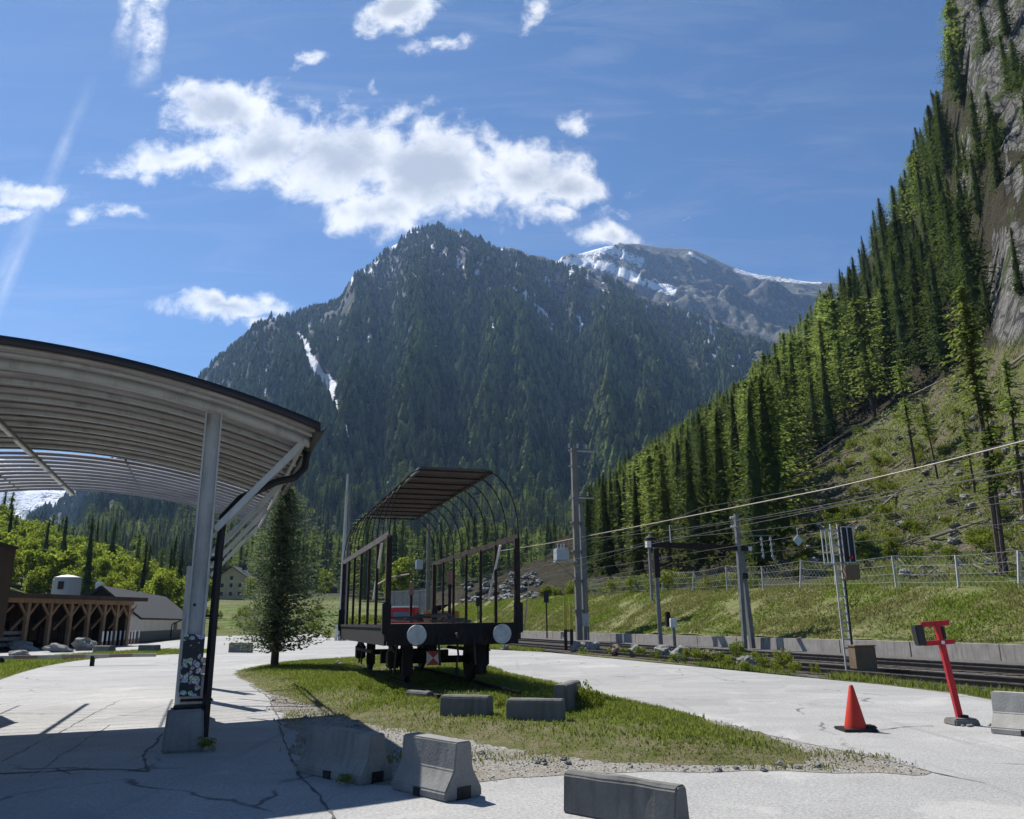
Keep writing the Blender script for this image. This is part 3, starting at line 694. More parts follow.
def lumpy_tree(kind, seed, h, rad, base, power, mat):
    """a distant conifer: a dense, lobed, jagged crown"""
    e = bpy.data.objects.new(kind, None); link(e); trunk_mesh('trunk', h*.9, h*.012, M['bark'], seed, parent=e)
    rg = np.random.default_rng(seed); nr, ns = 15, 11; t = np.linspace(0, 1, nr); a = np.arange(ns)*2*np.pi/ns
    r = rad*(np.clip(1-t, 0, 1)**power)*np.where(np.arange(nr) % 2 == 0, 1.0, .70)*np.clip(t*7+.35, 0, 1)+.02
    J = rg.uniform(.62, 1.28, (nr, ns)); tw = rg.uniform(-.25, .25, nr)
    X = np.cos(a[None]+tw[:, None])*r[:, None]*J; Y = np.sin(a[None]+tw[:, None])*r[:, None]*J
    Z = h*(base+(1-base)*t)[:, None]-.28*r[:, None]*J+rg.normal(0, .012*h, (nr, ns))*(t < .97)[:, None]
    ii = np.arange(nr*ns).reshape(nr, ns); i2 = np.roll(ii, -1, 1)
    mesh_np('crown', np.stack([X, Y, Z], -1).reshape(-1, 3), np.stack([ii[:-1], i2[:-1], i2[1:], ii[1:]], -1).reshape(-1, 4), mat, e); return e
FAR = {'spruce_tree': [lumpy_tree('spruce_tree', 900+i, 20, 4.9, .04, .85, M['far_spruce']) for i in range(2)], 'larch_tree': [lumpy_tree('larch_tree', 920+i, 20, 5.4, .12, .60, M['far_larch']) for i in range(2)]}
used = set()
def place_tree(kind, p, h, label, group, rz=None, cat='tree'):
    i = random.randrange(len(PROTO[kind])); pr = PROTO[kind][i]
    if (kind, i) in used: o = copy_tree(pr)
    else: o = pr; used.add((kind, i))
    o.location = p; s = h/20.0; w_ = s*random.uniform(1.1, 1.6); o.scale = (w_, w_*random.uniform(.85, 1.1), s); o.rotation_euler = (random.gauss(0, .022), random.gauss(0, .022), random.uniform(0, 6.28) if rz is None else rz)
    return tag(o, label, cat, group)
def scatter_stuff(name, crown, pts, scl, rot, tilt=None):
    """uncountable far trees: one object, geometry nodes put the tree crown on every point"""
    me = bpy.data.meshes.new(name); n = len(pts); me.vertices.add(n); me.vertices.foreach_set('co', np.asarray(pts, np.float32).ravel())
    a = me.attributes.new('size', 'FLOAT_VECTOR', 'POINT'); a.data.foreach_set('vector', np.asarray(scl, np.float32).ravel())
    a = me.attributes.new('turn', 'FLOAT_VECTOR', 'POINT'); r3 = np.zeros((n, 3), np.float32); r3[:, 2] = rot
    if tilt is not None: r3[:, :2] = tilt
    a.data.foreach_set('vector', r3.ravel())
    o = bpy.data.objects.new(name, me); link(o); tag(o, kind='stuff')
    ng = bpy.data.node_groups.new(name+'_nodes', 'GeometryNodeTree')
    ng.interface.new_socket('Geometry', in_out='INPUT', socket_type='NodeSocketGeometry'); ng.interface.new_socket('Geometry', in_out='OUTPUT', socket_type='NodeSocketGeometry')
    N = ng.nodes; gi, go = N.new('NodeGroupInput'), N.new('NodeGroupOutput')
    iop = N.new('GeometryNodeInstanceOnPoints'); ob = N.new('GeometryNodeObjectInfo'); ob.inputs['Object'].default_value = crown; ob.inputs['As Instance'].default_value = True
    s = N.new('GeometryNodeInputNamedAttribute'); s.data_type = 'FLOAT_VECTOR'; s.inputs['Name'].default_value = 'size'
    t = N.new('GeometryNodeInputNamedAttribute'); t.data_type = 'FLOAT_VECTOR'; t.inputs['Name'].default_value = 'turn'
    m2p = N.new('GeometryNodeMeshToPoints')
    L = ng.links.new; L(gi.outputs[0], m2p.inputs['Mesh']); L(m2p.outputs[0], iop.inputs['Points']); L(ob.outputs['Geometry'], iop.inputs['Instance'])
    L(s.outputs['Attribute'], iop.inputs['Scale']); L(t.outputs['Attribute'], iop.inputs['Rotation']); L(iop.outputs[0], go.inputs[0])
    md = o.modifiers.new('scatter', 'NODES'); md.node_group = ng
    return o
crown_of = lambda e: next(c for c in e.children if c.name.startswith('crown'))

# forest on the great mountain (far, one mass)
def mountain_forest():
    n = 46000
    az = RNG.uniform(R(-42), R(24), n); rho = np.sqrt(RNG.uniform(260**2, 2600**2, n)); rr, _ = main_r(az)
    k0 = .22; T = np.where(rho < R1, k0*np.clip((rho-R0)/(R1-R0), 0, 1)**(1/1.5), k0+(1-k0)*(rho-R1)/(rr-R1))
    ok = T < 1.01; az, rho, T = az[ok], rho[ok], T[ok]
    _, z = main_z(az, T); X, Y = rho*np.sin(az), rho*np.cos(az); px, py = pix_np(X, Y, z)
    sn = a_gully(px, py, X, Y, z, T); md = a_meadow(px, py, X, Y, z, T)
    bare = .55*fbm(az*52+.02*X/9, rho/210, 4, 55)+.45*fbm(X/70, Y/70, 4, 57); thin = np.clip((T-.62)*1.2, 0, .5)
    ok = (sn < .35) & ((md < .35) | (RNG.random(len(X)) < .12)) & (bare > .33+.16*thin) & (RNG.random(len(X)) > thin*.55)
    ok &= ~((px < 345) & (rho < 330+70*fbm(X/60, Y/60, 3, 2)))
    ok &= ~((px < 205) & (rho < 560))
    ok &= (rho > 330) | (RNG.random(len(X)) < .3)
    X, Y, z, T, px, py = X[ok], Y[ok], z[ok], T[ok], px[ok], py[ok]; n = len(X)
    ln = fbm(X/120, Y/120, 4, 66)+.14*np.clip(1-T*1.5, 0, 1); lar = RNG.random(n) < np.clip((ln-.45)*2.2, .05, .6)
    h = RNG.uniform(17, 33, n)*np.where(T > .7, .72, 1); s = h/20
    S3 = np.stack([s*RNG.uniform(.95, 1.35, n)]*2+[s], -1); rot = RNG.uniform(0, 6.28, n); Pp = np.stack([X, Y, z-.4], -1)
    half = RNG.random(n) < .5
    for kd, msk in (('spruce_tree', ~lar), ('larch_tree', lar)):
        for q in (0, 1):
            m2 = msk & (half if q else ~half); ids = np.where(m2)[0]
            # the variant's own tree stands among them as a thing, the others are one mass
            vis = ids[(px[ids] > 380) & (px[ids] < 560) & (py[ids] > 520) & (py[ids] < 575)]; i0 = vis[0]; ids = ids[ids != i0]
            e = FAR[kd][q]; e.location = Pp[i0]; e.scale = S3[i0]; tag(e, ('dark spruce' if kd[0] == 's' else 'pale green larch')+' at the foot of the great forested mountain', 'tree', 'single trees at the mountain foot')
            nr_ = np.hypot(X[ids], Y[ids]) < 900
            scatter_stuff('mountain_spruce_forest' if kd[0] == 's' else 'mountain_larch_forest', crown_of(e), Pp[ids[~nr_]], S3[ids[~nr_]], rot[ids[~nr_]])
            scatter_stuff('valley_spruce_forest' if kd[0] == 's' else 'valley_larch_forest', crown_of(PROTO[kd][q+2]), Pp[ids[nr_]], S3[ids[nr_]]*np.array([1.15, 1.15, 1]), rot[ids[nr_]])
    print('mountain trees', n, lar.sum())
mountain_forest()

# hillside on the right: nearest trees stand as things, the rest is one mass
SIL = ([540, 560, 575, 590, 620, 650, 680, 740, 800, 830, 850, 880, 900, 920, 940, 945, 950, 960], [560, 530, 500, 478, 455, 432, 412, 368, 308, 268, 250, 188, 160, 108, 60, 0, -80, -2000])
def right_forest():
    n = 14000
    az = RNG.uniform(R(-1), R(48), n); t = RNG.random(n)**.8*1.02
    rho, z = rh_z(az, t); X, Y = rho*np.sin(az), rho*np.cos(az); px, py = pix_np(X, Y, z)
    cl = inpoly(px, py, clearing); rk = a_rockR(px, py, X, Y, z, t)
    r = X*math.cos(RA)+Y*math.sin(RA)
    cl &= ~((px < 800) & (py > 482) & (RNG.random(n) < .5)); ok = ~cl & (t > .035) & ((rk < .35) | (RNG.random(n) < .26)) & (r > 35) & (px > 572+18*RNG.random(n))
    X, Y, z, t, px, py = X[ok], Y[ok], z[ok], t[ok], px[ok], py[ok]
    # spacing
    cell = {}; keep = []
    for i in np.argsort(RNG.random(len(X))):
        k = (int(X[i]//6.8), int(Y[i]//6.8))
        if k in cell: continue
        if any((a, b) in cell and (X[cell[(a, b)]]-X[i])**2+(Y[cell[(a, b)]]-Y[i])**2 < 34 for a in range(k[0]-1, k[0]+2) for b in range(k[1]-1, k[1]+2)): continue
        cell[k] = i; keep.append(i)
    X, Y, z, t, px, py = [a[keep] for a in (X, Y, z, t, px, py)]; n = len(X)
    ln = fbm(X/38, Y/38, 3, 71)+.62*np.exp(-((px-790)/70)**2-((py-440)/95)**2)+.28*np.exp(-((px-655)/24)**2)-.25*(px > 900)
    lar = RNG.random(n) < np.clip((ln-.47)*3.0, .05, .88)
    h = RNG.choice([.62, .8, 1, 1, 1], n)*RNG.uniform(18, 30, n)*np.where(rk_at(px, py) > .3, .55, 1)
    # the wood keeps the ragged skyline of the photograph: shorter trees near its edge
    for it in range(7):
        tx, ty = pix_np(X, Y, z+h); sy = np.interp(tx, SIL[0], SIL[1]); h = np.where(ty < sy-RNG.uniform(-14, 9, n), h*.88, h)
    tx, ty = pix_np(X, Y, z+h*.8); h = np.where((rk_at(tx, ty) > .35) & (RNG.random(n) < .5), h*.6, h)
    ok = h > 8.5; X, Y, z, t, px, py, lar, h = [a[ok] for a in (X, Y, z, t, px, py, lar, h)]; n = len(X)
    app = h/np.hypot(X, Y); vis = (px > -50) & (px < 1075) & (py > -40) & (py-app*800 < 819)
    order = np.argsort(-app*vis); got = {'spruce_tree': 0, 'larch_tree': 0}; rest = {'spruce_tree': [], 'larch_tree': []}
    for i in order:
        k = 'larch_tree' if lar[i] else 'spruce_tree'
        if got[k] < (270 if k == 'spruce_tree' else 130) and vis[i]:
            got[k] += 1
            hi = 'high on' if py[i] < 300 else ('half way up' if py[i] < 450 else 'at the foot of')
            lab = (f"fresh green larch {hi} the steep wooded hillside behind the railway" if lar[i] else f"dark green spruce {hi} the steep wooded hillside behind the railway")
            place_tree(k, (X[i], Y[i], z[i]-.3), h[i], lab, f"{'larches' if lar[i] else 'spruces'} {hi} the right hillside")
        else: rest[k].append(i)
    for k, nm in (('spruce_tree', 'hillside_spruce_forest'), ('larch_tree', 'hillside_larch_forest')):
        ii = np.array(rest[k]); s = h[ii]/20
        scatter_stuff(nm, crown_of(PROTO[k][1]), np.stack([X[ii], Y[ii], z[ii]-.3], -1), np.stack([s*1.1, s*1.1, s], -1), RNG.uniform(0, 6.28, len(ii)))
    print('right trees', n, got, {k: len(v) for k, v in rest.items()})
def rk_at(px, py): return a_rockR(px, py, None, None, None, None)
right_forest()

# broadleaf wood on the left hill
BP = []
for i in range(5):
    e = bpy.data.objects.new('broadleaf_tree', None); link(e); h, rad = 12, 3.3+.3*(i % 3)
    broad_trunk('trunk', h, .16, M['bark'], 300+i, e, rad=rad); broad_crown('crown', h, rad, 60, 42, .55, M['broad'], 310+i, e, base=.12); BP.append(e)
bused = set()
def place_broad(p, h, label, group, name=None):
    i = random.randrange(len(BP)); o = BP[i]
    if i in bused: o = copy_tree(o)
    bused.add(i); s = h/12; o.location = p; o.scale = (s*random.uniform(.8, 1.1), s*random.uniform(.8, 1.1), s); o.rotation_euler = (0, 0, random.uniform(0, 6.28))
    return tag(o, label, 'tree', group)
cnt = 0
pts = []
for _ in range(6000):
    az = random.uniform(R(-46), R(-17)); t = random.uniform(.25, 1.0); X, Y, z = [float(v) for v in LEFT.at(az, t)]
    if any((X-a)**2+(Y-b)**2 < 15 for a, b in pts): continue
    x, y = pix_np(np.array(X), np.array(Y), np.array(z))
    if x > 178 or x < -60: continue
    pts.append((X, Y)); con = random.random() < .09+(.10 if x > 120 else 0)
    if con: place_tree('spruce_tree' if random.random() < .75 else 'larch_tree', (X, Y, z-.2), random.uniform(10, 15), 'conifer standing among the bright green broadleaf trees on the left hill', 'conifers in the broadleaf wood')
    else: place_broad((X, Y, z-.2), random.uniform(5.5, 9.5), 'bright spring green broadleaf tree on the low hill behind the timber shed', 'broadleaf trees on the left hill')
    cnt += 1
    if cnt > 285: break
print('left trees', cnt)
# ------------------------------------------------------------------ station canopy
CA = R(20.5)
def arc_z(v): return 4.72-.0425*(v+3.1)**2
VE, VW = 1.13, -7.33                                   # eaves
can = thing('station_canopy', 'curved timber and steel platform canopy on a grey steel column beside the yard', 'canopy', (0, 0, 0), CA)
# local frame: x = across the vault (v), y = along it (u)
vs_ = [VW+(VE-VW)*i/40 for i in range(41)]
def arc_strip(name, u0, u1, dz0, dz1, mat, va=VW, vb=VE, parent=can, shear=0):
    V = []; 
    vv = [va+(vb-va)*i/40 for i in range(41)]
    for v in vv:
        for (u, d) in ((u0-shear, dz0), (u1-shear, dz0), (u1, dz1), (u0, dz1)): V.append((v, u, arc_z(v)+d))
    Fq = []
    for i in range(40):
        a, b = i*4, i*4+4
        for k in range(4): Fq.append((a+k, a+(k+1) % 4, b+(k+1) % 4, b+k))
    Fq.append((0, 3, 2, 1)); e = 160; Fq.append((e, e+1, e+2, e+3))
    return mesh_np(name, V, np.array(Fq), mat, parent, False)
UB = [11.0+.89*i for i in range(13)]                   # ribs
USH = 16.85
arc_strip('roof_deck', 10.34, USH, -.055, -.015, M['boards'])
arc_strip('roof_covering', 10.30, USH+.02, -.011, .022, M['gutter'], VW-.05, VE+.05)
arc_strip('fascia', 10.27, 10.297, -.085, .024, M['gutter'], VW-.05, VE+.06)
arc_strip('edge_board', 10.36, 10.42, -.10, -.058, M['boards'])
for u in (10.68,): arc_strip('roof_rib', u-.03, u+.03, -.10, -.058, M['galv'])
for i, u in enumerate(UB):
    main = i in (0, 4, 8, 12)
    if u > USH+.1: continue
    if u < USH+.1: arc_strip('roof_rib', u-(.06 if i == 0 else .04), u+(.06 if i == 0 else .04), -.175 if i == 0 else -.125, -.058, M['galv'])
for u in np.arange(USH+.25, 21.75, .44): arc_strip('roof_rib', u-.014, u+.014, -.138, -.058, M['boards'], shear=.06)  # ribs leaned along the sun's rays, shaped to let light reach the ground
for u in np.arange(11.45, USH, .89): arc_strip('roof_rib', u-.03, u+.03, -.08, -.058, M['galv_dark'])
for v in np.linspace(VW+.25, VE-.2, 4):                 # purlins under the open far half
    MB().box((v, (USH+UB[-1])/2, arc_z(v)-.04), (.03, UB[-1]-USH-.06, .03)).build('purlin', M['galv_dark'], can)
for v in (VE-.06, VW+.06):
    MB().box((v, (10.9+UB[-1])/2, arc_z(v)-.13), (.035, UB[-1]-10.95, .06)).build('edge_beam', M['galv'], can)
def gutter(v, s):
    mb = MB(); n = 8; pr = [(v+s*(.07+.065*math.cos(a)), arc_z(v)-.05-.075*math.sin(a)) for a in [math.pi*k/n for k in range(n+1)]]
    pr += [(p*1-(0), q+.012) for p, q in reversed([(v+s*(.07+.053*math.cos(a)), arc_z(v)-.05-.063*math.sin(a)) for a in [math.pi*k/n for k in range(n+1)]])]
    mb.prism(pr, 10.3, 15.9); return mb.build('gutter', M['gutter'], can, smooth=False)
gutter(VE, 1); gutter(VW, -1)
def hcol(v, u, top, base_w=.30, first=False):
    mb = MB()
    for s in (-1, 1):
        mb.box((v+s*.095, u, top/2+.3), (.022, .20, top-.6))
    mb.box((v, u, top/2+.3), (.168, .020, top-.6))
    c = mb.build('column', M['galv'], can, bevel=.004, seg=1)
    return c
for side, v in ((1, -.12), (-1, -6.08)):
    ve = VE-.08 if side > 0 else VW+.08
    for i in (0, 4, 8, 12):
        u = UB[i]; top = arc_z(v)-.19
        hcol(v, u, top)
        vo = v+side*.13
        MB().bar((vo, u, 2.62), (ve, u, arc_z(ve)-.14), .075, .085).build('diagonal_strut', M['galv'], can, bevel=.004, seg=1)
        MB().bar((ve-.02*side, u, arc_z(ve)-.2), (ve-.02*side, u+.95, arc_z(ve)-.2), .05, .06).build('edge_brace', M['galv'], can)
        if i: MB().box((v, u, .33), (.5, .5, .66), taper=.82).build('footing', M['concrete'], can, bevel=.02)
        if side > 0 and i < 12: 
            MB().bar((ve, u+.1, arc_z(ve)-.16), (vo, u+1.6, 2.7), .045, .05).build('wind_brace', M['galv'], can)
v, u = -.12, UB[0]
f = MB().box((v-.02, u-.05, .235), (.46, .46, .47), taper=.87).build('footing', M['concrete'], can, bevel=.025); roughen(f, .012, 6, 1)
MB().box((v, u, .485), (.34, .32, .03)).build('base_plate', M['iron'], can, bevel=.01)
slv = MB().box((v, u, .97), (.245, .226, .72)).build('sticker_sleeve', None, can)
m = NT('stickers'); vv = m.tc('Object'); w = m.n('ShaderNodeTexVoronoi', {'Vector': m.mapping(wp2(m, m.mapping(vv, (6, 2, 6))), (1, .5, 1)), 'Scale': 2.4, 'Randomness': 1.0}, distance='EUCLIDEAN')
rnd = m.n('ShaderNodeSeparateColor', {'Color': w.outputs['Color']}); hue = m.n('ShaderNodeHueSaturation', {'Color': m.mix(.6, w.outputs['Color'], (.62, .62, .62)), 'Saturation': .9, 'Value': .85}).outputs[0]
sh = m.math('MULTIPLY', m.fr(rnd.outputs[0], .14, .17), m.fr(w.outputs['Distance'], .50, .53, 1, 0))
sc_n = m.noise(vv, 60, 2, .5)
c_ = m.mix(sh, (.022, .023, .028), m.mix(m.fr(sc_n, .5, .56, 0, .7), hue, (.05, .05, .07)))
M['stickers'] = m.done(m.bsdf(c_, .5)); slv.data.materials.append(M['stickers'])
MB().tube([(v-.03, u-.128, 1.68), (v-.03, u-.118, 1.68)], .02, 12).build('bolt_cap', M['black'], can)
MB().tube([(VE+.06, 11.7, arc_z(VE)-.05), (VE+.03, 11.7, 3.62), (VE-.1, 11.62, 3.46), (.75, 11.5, 3.36), (.30, 11.3, 3.08), (.10, 11.1, 2.8), (.085, 11.06, 2.4), (.085, 11.06, .12)], .052, 10).build('downpipe', M['black'], can, smooth=True)
for z in (.55, 1.55, 2.25):
    MB().tube([(-.22, 11.09, z), (.15, 11.09, z)], .018, 6).build('pipe_clamp', M['rust'], can)
pl = MB().tube([(-.32, 14.0, .0), (-.32, 14.0, 2.35)], .04, 10).build('conduit', M['galv'], can, smooth=True)
lamp = MB().box((-3.2, 17.3, arc_z(-3.2)-.25), (.07, 8.0, .05)).build('strip_light', M['galv_dark'], can)
for k in range(5):
    MB().box((-3.2, 13.95+1.62*k, arc_z(-3.2)-.295), (.07, 1.3, .035)).build('light_tube', M['white'], lamp, bevel=.008)
MB().bar((-3.2, 13.4, arc_z(-3.2)-.2), (-3.2, 13.4, arc_z(-3.2)-.02), .03).build('hanger', M['galv'], lamp)
MB().bar((-3.2, 21.2, arc_z(-3.2)-.2), (-3.2, 21.2, arc_z(-3.2)-.02), .03).build('hanger', M['galv'], lamp)

# ------------------------------------------------------------------ old wagon frame on its bit of track
WA = R(18); WO = Vector((-1.05, 16.4, 0))
def wl(s, t, z=0): return Vector((WO.x+s*math.cos(WA)-t*math.sin(WA), WO.y+s*math.sin(WA)+t*math.cos(WA), z))
def tf(x, y, s):
    return None
RT = .20
trk = thing('rail_track', 'short rusty display track in the grass under the old wagon', 'railway track', WO, WA)
for s in (-.75, .75):
    def railprof(x): return [(x-.062, 0), (x+.062, 0), (x+.062, .012), (x+.01, .03), (x+.01, .10), (x+.034, .112), (x+.034, .145), (x-.034, .145), (x-.034, .112), (x-.01, .10), (x-.01, .03), (x-.062, .012)]
    MB().prism([(p, q+.06) for p, q in railprof(s)], -1.35, 10.0).build('rail', M['rust'], trk)
for k in range(15): MB().box((random.uniform(-.04, .04), -1.0+.72*k, .02), (2.4, .22, .12)).build('sleeper', M['sleeper'], trk, bevel=.012)
wag = thing('freight_wagon', 'old rusty stake wagon with a bare hooped roof frame and two round buffers', 'railway wagon', WO, WA)
T0, T1 = .55, 8.9
fr_ = MB()
fr_.box((0, T0+.06, 1.20), (2.75, .12, .42)).build('headstock', M['iron'], wag, bevel=.01)
MB().box((0, T1-.06, 1.22), (2.75, .12, .36)).build('headstock', M['iron'], wag, bevel=.01)
for s in (-1, 1): MB().box((s*.95, (T0+T1)/2, 1.14), (.09, T1-T0-.26, .26)).build('sole_bar', M['iron'], wag)
MB().box((0, (T0+T1)/2, 1.385), (2.72, T1-T0-.02, .06)).build('floor', M['timber_dark'], wag)
for k in range(5): MB().box((0, 1.6+1.5*k, 1.16), (1.78, .08, .18)).build('cross_member', M['iron'], wag)
for s in (-1, 1):
    sb = MB(); sb.box((s*1.39, (T0+T1)/2+.03, 1.17), (.05, T1-T0-.3, .36)); sb.box((s*1.42, (T0+T1)/2, 1.37), (.03, T1-T0-.2, .06))
    sb.build('side_plate', M['iron'], wag)
for s in (-.875, .875):
    b = MB().lathe([(.09, -.02), (.09, .30), (.065, .30), (.065, .46)], 20, (s, T0, 1.20), 'y')
    # lathe runs towards +y; turn it to face the viewer
    bo = b.build('buffer', M['iron'], wag, smooth=True)
    for vtx in bo.data.vertices: vtx.co.y = 2*T0-vtx.co.y
    pm = MB().lathe([(.0, 0), (.19, 0), (.195, .012), (.19, .03), (.06, .05)], 32, (s, 0, 1.20), 'y'); po = pm.build('buffer_plate', None, bo, smooth=True)
    for vtx in po.data.vertices: vtx.co.y = T0-.47-vtx.co.y*-1
M['bufferplate'] = mat_basic('worn_white_paint', (.56, .57, .58), .6, .3, 5, .1, .1, (.28, .27, .27))
for o in bpy.data.objects:
    if o.name.startswith('buffer_plate') and not o.data.materials: o.data.materials.append(M['bufferplate'])
hk = MB().tube([(0, T0-.02, 1.2), (0, T0-.25, 1.2), (0, T0-.30, 1.12), (0, T0-.24, 1.06)], .032, 8); hk.build('coupling_hook', M['iron'], wag, smooth=True)
ch = MB().tube([(.0, T0-.18, 1.15), (.03, T0-.2, .8), (.0, T0-.2, .62), (0, T0-.2, .35)], .022, 6); ch.box((0, T0-.2, .5), (.07, .07, .12)); ch.build('screw_coupling', M['iron'], wag)
hz = MB(); 
for x in (-.35, .38): hz.tube([(x, T0-.03, 1.12), (x, T0-.12, .95), (x+.03, T0-.1, .6)], .025, 6)
hz.build('brake_hose', M['black'], wag)
for t in (2.05, 7.35):
    for s in (-1, 1):
        w = MB().lathe([(.06, -.10), (.11, -.09), (.12, -.03), (.36, -.02), (.375, -.065), (.44, -.06), (.45, -.0), (.475, .015), (.475, .04), (.36, .05), (.12, .06), (.11, .09)], 36, (s*.72, t, RT+.45), 'x')
        wo = w.build('wheel', M['iron'], wag, smooth=True)
        if s > 0:
            for vtx in wo.data.vertices: vtx.co.x = 2*s*.72-vtx.co.x
            wo.data.flip_normals()
        MB().box((s*1.0, t, RT+.47), (.26, .34, .36)).build('axle_box', M['iron'], wag, bevel=.03)
        sp = MB()
        for k in range(7): sp.box((s*1.0, t, RT+.63+k*.018), (.09, 1.15-.14*k*1.0, .016))
        sp.build('leaf_spring', M['iron'], wag)
        MB().box((s*.80, t-.62, .66), (.22, .16, .62)).build('brake_block', M['iron'], wag, bevel=.02)
        gd = MB(); 
        for q in (-.2, .2): gd.bar((s*1.0, t+q*2.6, 1.05), (s*1.0, t+q, RT+.18), .03, .16)
        gd.build('axle_guard', M['iron'], wag)
    MB().tube([(-.72, t, RT+.45), (.72, t, RT+.45)], .075, 12).build('axle', M['iron'], wag, smooth=True)
MB().box((0, 4.7, .62), (1.7, .14, .30)).build('brake_beam', M['iron'], wag)
for s in (-1, 1): MB().tube([(s*1.22, 3.5, .78), (s*1.22, 6.2, .78)], .045, 8).build('side_tank', M['iron'], wag)
HW, ZR, ZT = 1.40, 3.20, 4.60
for s in (-1, 1):
    rl = MB().box((s*HW, (T0+T1)/2, ZR), (.04, T1-T0, .13)); rl.build('top_rail', M['slats'] if s < 0 else M['rust'], wag)
    for k, t in enumerate((T0+.07, 2.2, 3.5, 4.9, 6.3, 7.6, T1-.07)):
        w = .11 if k in (0, 6) else .06
        po = MB().box((s*HW*.985, t, 2.13), (w, w, 2.1)).build('stake', M['rust'], wag, bevel=.006, seg=1)
        if k in (0, 6): MB().box((s*HW, t, 1.52), (.17, .15, .62)).build('stake_socket', M['iron'], po, bevel=.02)
    MB().bar((s*HW*.97, 1.75, 3.13), (s*HW*.97, 2.75, 1.95), .045, .03).build('diagonal_brace', M['white'], wag)
MB().tube([(-HW, 1.8, 2.25), (-HW+.1, .9, 2.35), (-HW+.45, .62, 2.40)], .018, 6).build('cable_end', M['cable'], wag)
MB().tube([(HW+.02, .6, 2.30), (HW+.22, .62, 2.28), (HW+.25, .66, 2.15), (HW+.16, .7, 1.3)], .016, 6).build('loose_cable', M['cable'], wag)
XR = .80
for k in range(11):
    t = T0+(T1-T0)*k/10
    pts = []
    for q in range(0, 9):
        a = q/8
        pts.append(a)
    for s in (-1, 1):
        # quarter hoop from roof edge down to the top rail
        c = [(s*(XR+(HW-XR)*math.sin(a*math.pi/2)**1.35), t, ZR+(ZT-.03-ZR)*math.cos(a*math.pi/2)**.85) for a in pts]
        MB().tube(c, .014, 6, False).build('roof_hoop', M['rust'], wag)
    MB().bar((-XR, t, ZT-.03), (XR, t, ZT-.03), .03, .04).build('roof_cross_bar', M['rust'], wag)
for s in (-1, 1): MB().box((s*XR, (T0+T1)/2, ZT-.01), (.05, T1-T0, .06)).build('roof_edge_rail', M['galv_dark'] if s < 0 else M['rust'], wag)
nsl = 30
ro = MB()
for k in range(nsl):
    t = T0+.02+(T1-T0-.04)*(k+.5)/nsl
    ro.box((random.uniform(-.012, .012), t, ZT+.035+random.uniform(-.006, .006)), (2*XR-.04, (T1-T0)/nsl*.80, .03), Euler((random.uniform(-.03, .03), 0, 0)))
ro.build('roof_slats', M['slats'], wag)
# short stakes with wrapped heads and odd timbers on the deck
for (s, t, h) in ((.55, 8.2, 1.15), (1.1, 5.6, 1.35)):
    p_ = MB().box((s, t, 1.42+h/2), (.07, .07, h)).build('post', M['rust'], wag)
    MB().tube([(s, t, 1.42+h-.35), (s, t, 1.42+h)], .075, 8).build('post_cap', M.setdefault('cap', mat_basic('faded_pink', (.30, .17, .13), .8, .2, 4)), p_)
dk = MB()
for k in range(9): dk.bar((random.uniform(-1.2, .6), random.uniform(1.5, 6), 1.45+.02*k), (random.uniform(-.6, 1.2), random.uniform(3, 8), 1.47+.02*k), .1, .05)
dk.build('loose_planks', M['slats'], wag)
tb = MB(); bb = (-.30, 8.95, .78); tb.box((-.32, 1.1, .72), (.28, .02, .28)); 
tbo = tb.build('tail_board', None, wag)
m = NT('red_white_board'); o_ = m.tc('Object'); sx = m.n('ShaderNodeSeparateXYZ', {0: o_})
d1 = m.math('ABSOLUTE', m.math('ADD', sx.outputs[0], .32)); d2 = m.math('ABSOLUTE', m.math('SUBTRACT', sx.outputs[2], .72))
M['board'] = m.done(m.bsdf(m.mix(m.math('GREATER_THAN', m.math('SUBTRACT', d1, d2), 0.0), (.42, .06, .05), (.62, .56, .52)), .6)); tbo.data.materials.append(M['board'])
MB().bar((-.32, 1.12, .86), (-.32, 1.12, 1.1), .03).build('board_hanger', M['iron'], wag)

# ------------------------------------------------------------------ concrete barriers
def barrier_profile(w, h, toe=.12, knee=.38, top=.16):
    return [(-w/2, 0), (w/2, 0), (w/2, h*.15), (top/2+.025, h*.5), (top/2, h), (-top/2, h), (-top/2-.025, h*.5), (-w/2, h*.15)]
def barrier(label, a, b, h, w=.46, mat=None, slots=True, rev=False, seed=0, prof=None, face=None, group=None, tilt=0):
    """a, b: ground points of the front foot line ends"""
    a, b = Vector(a), Vector(b); d = (b-a); L = d.length; ang = math.atan2(d.y, d.x); nrm = Vector((-math.sin(ang), math.cos(ang), 0))
    if nrm.y < 0: nrm = -nrm
    c = (a+b)/2+nrm*w/2
    e = thing('concrete_barrier', label, 'concrete barrier', c, ang, group, rot=(0, tilt, ang))
    Mx = Matrix.Rotation(R(90), 4, 'Z')
    mb = MB(); mb.prism(prof or barrier_profile(w, h), -L/2, L/2, Mx)
    o = mb.build('body', mat or M['concrete'], e, bevel=.012)
    bm = bmesh.new(); bm.from_mesh(o.data)
    bmesh.ops.subdivide_edges(bm, edges=[q for q in bm.edges if q.calc_length() > .35], cuts=5, use_grid_fill=True); bm.to_mesh(o.data); bm.free()
    roughen(o, .013 if seed == 3 else .006, 7 if seed == 3 else 4, seed)
    if slots:
        for sx in (-.0,):
            s1 = MB().box((sx*L, -w/2-.004+.06, .035), (L*.10, .14, .07)).build('lifting_slot', M['black'], e)
        s2 = MB().box((L/2-.10, 0, .05), (.215, w*.36, .10)).build('end_notch', M['black'], e)
    return e
barrier('low concrete road barrier in the canopy shade, grass growing at its foot', G(296, 772), G(361, 786), .43, .37, seed=1)
barrier('concrete road barrier half in sun with a bright top, beside the gravel', G(391, 789), G(445, 803), .455, .40, seed=2)
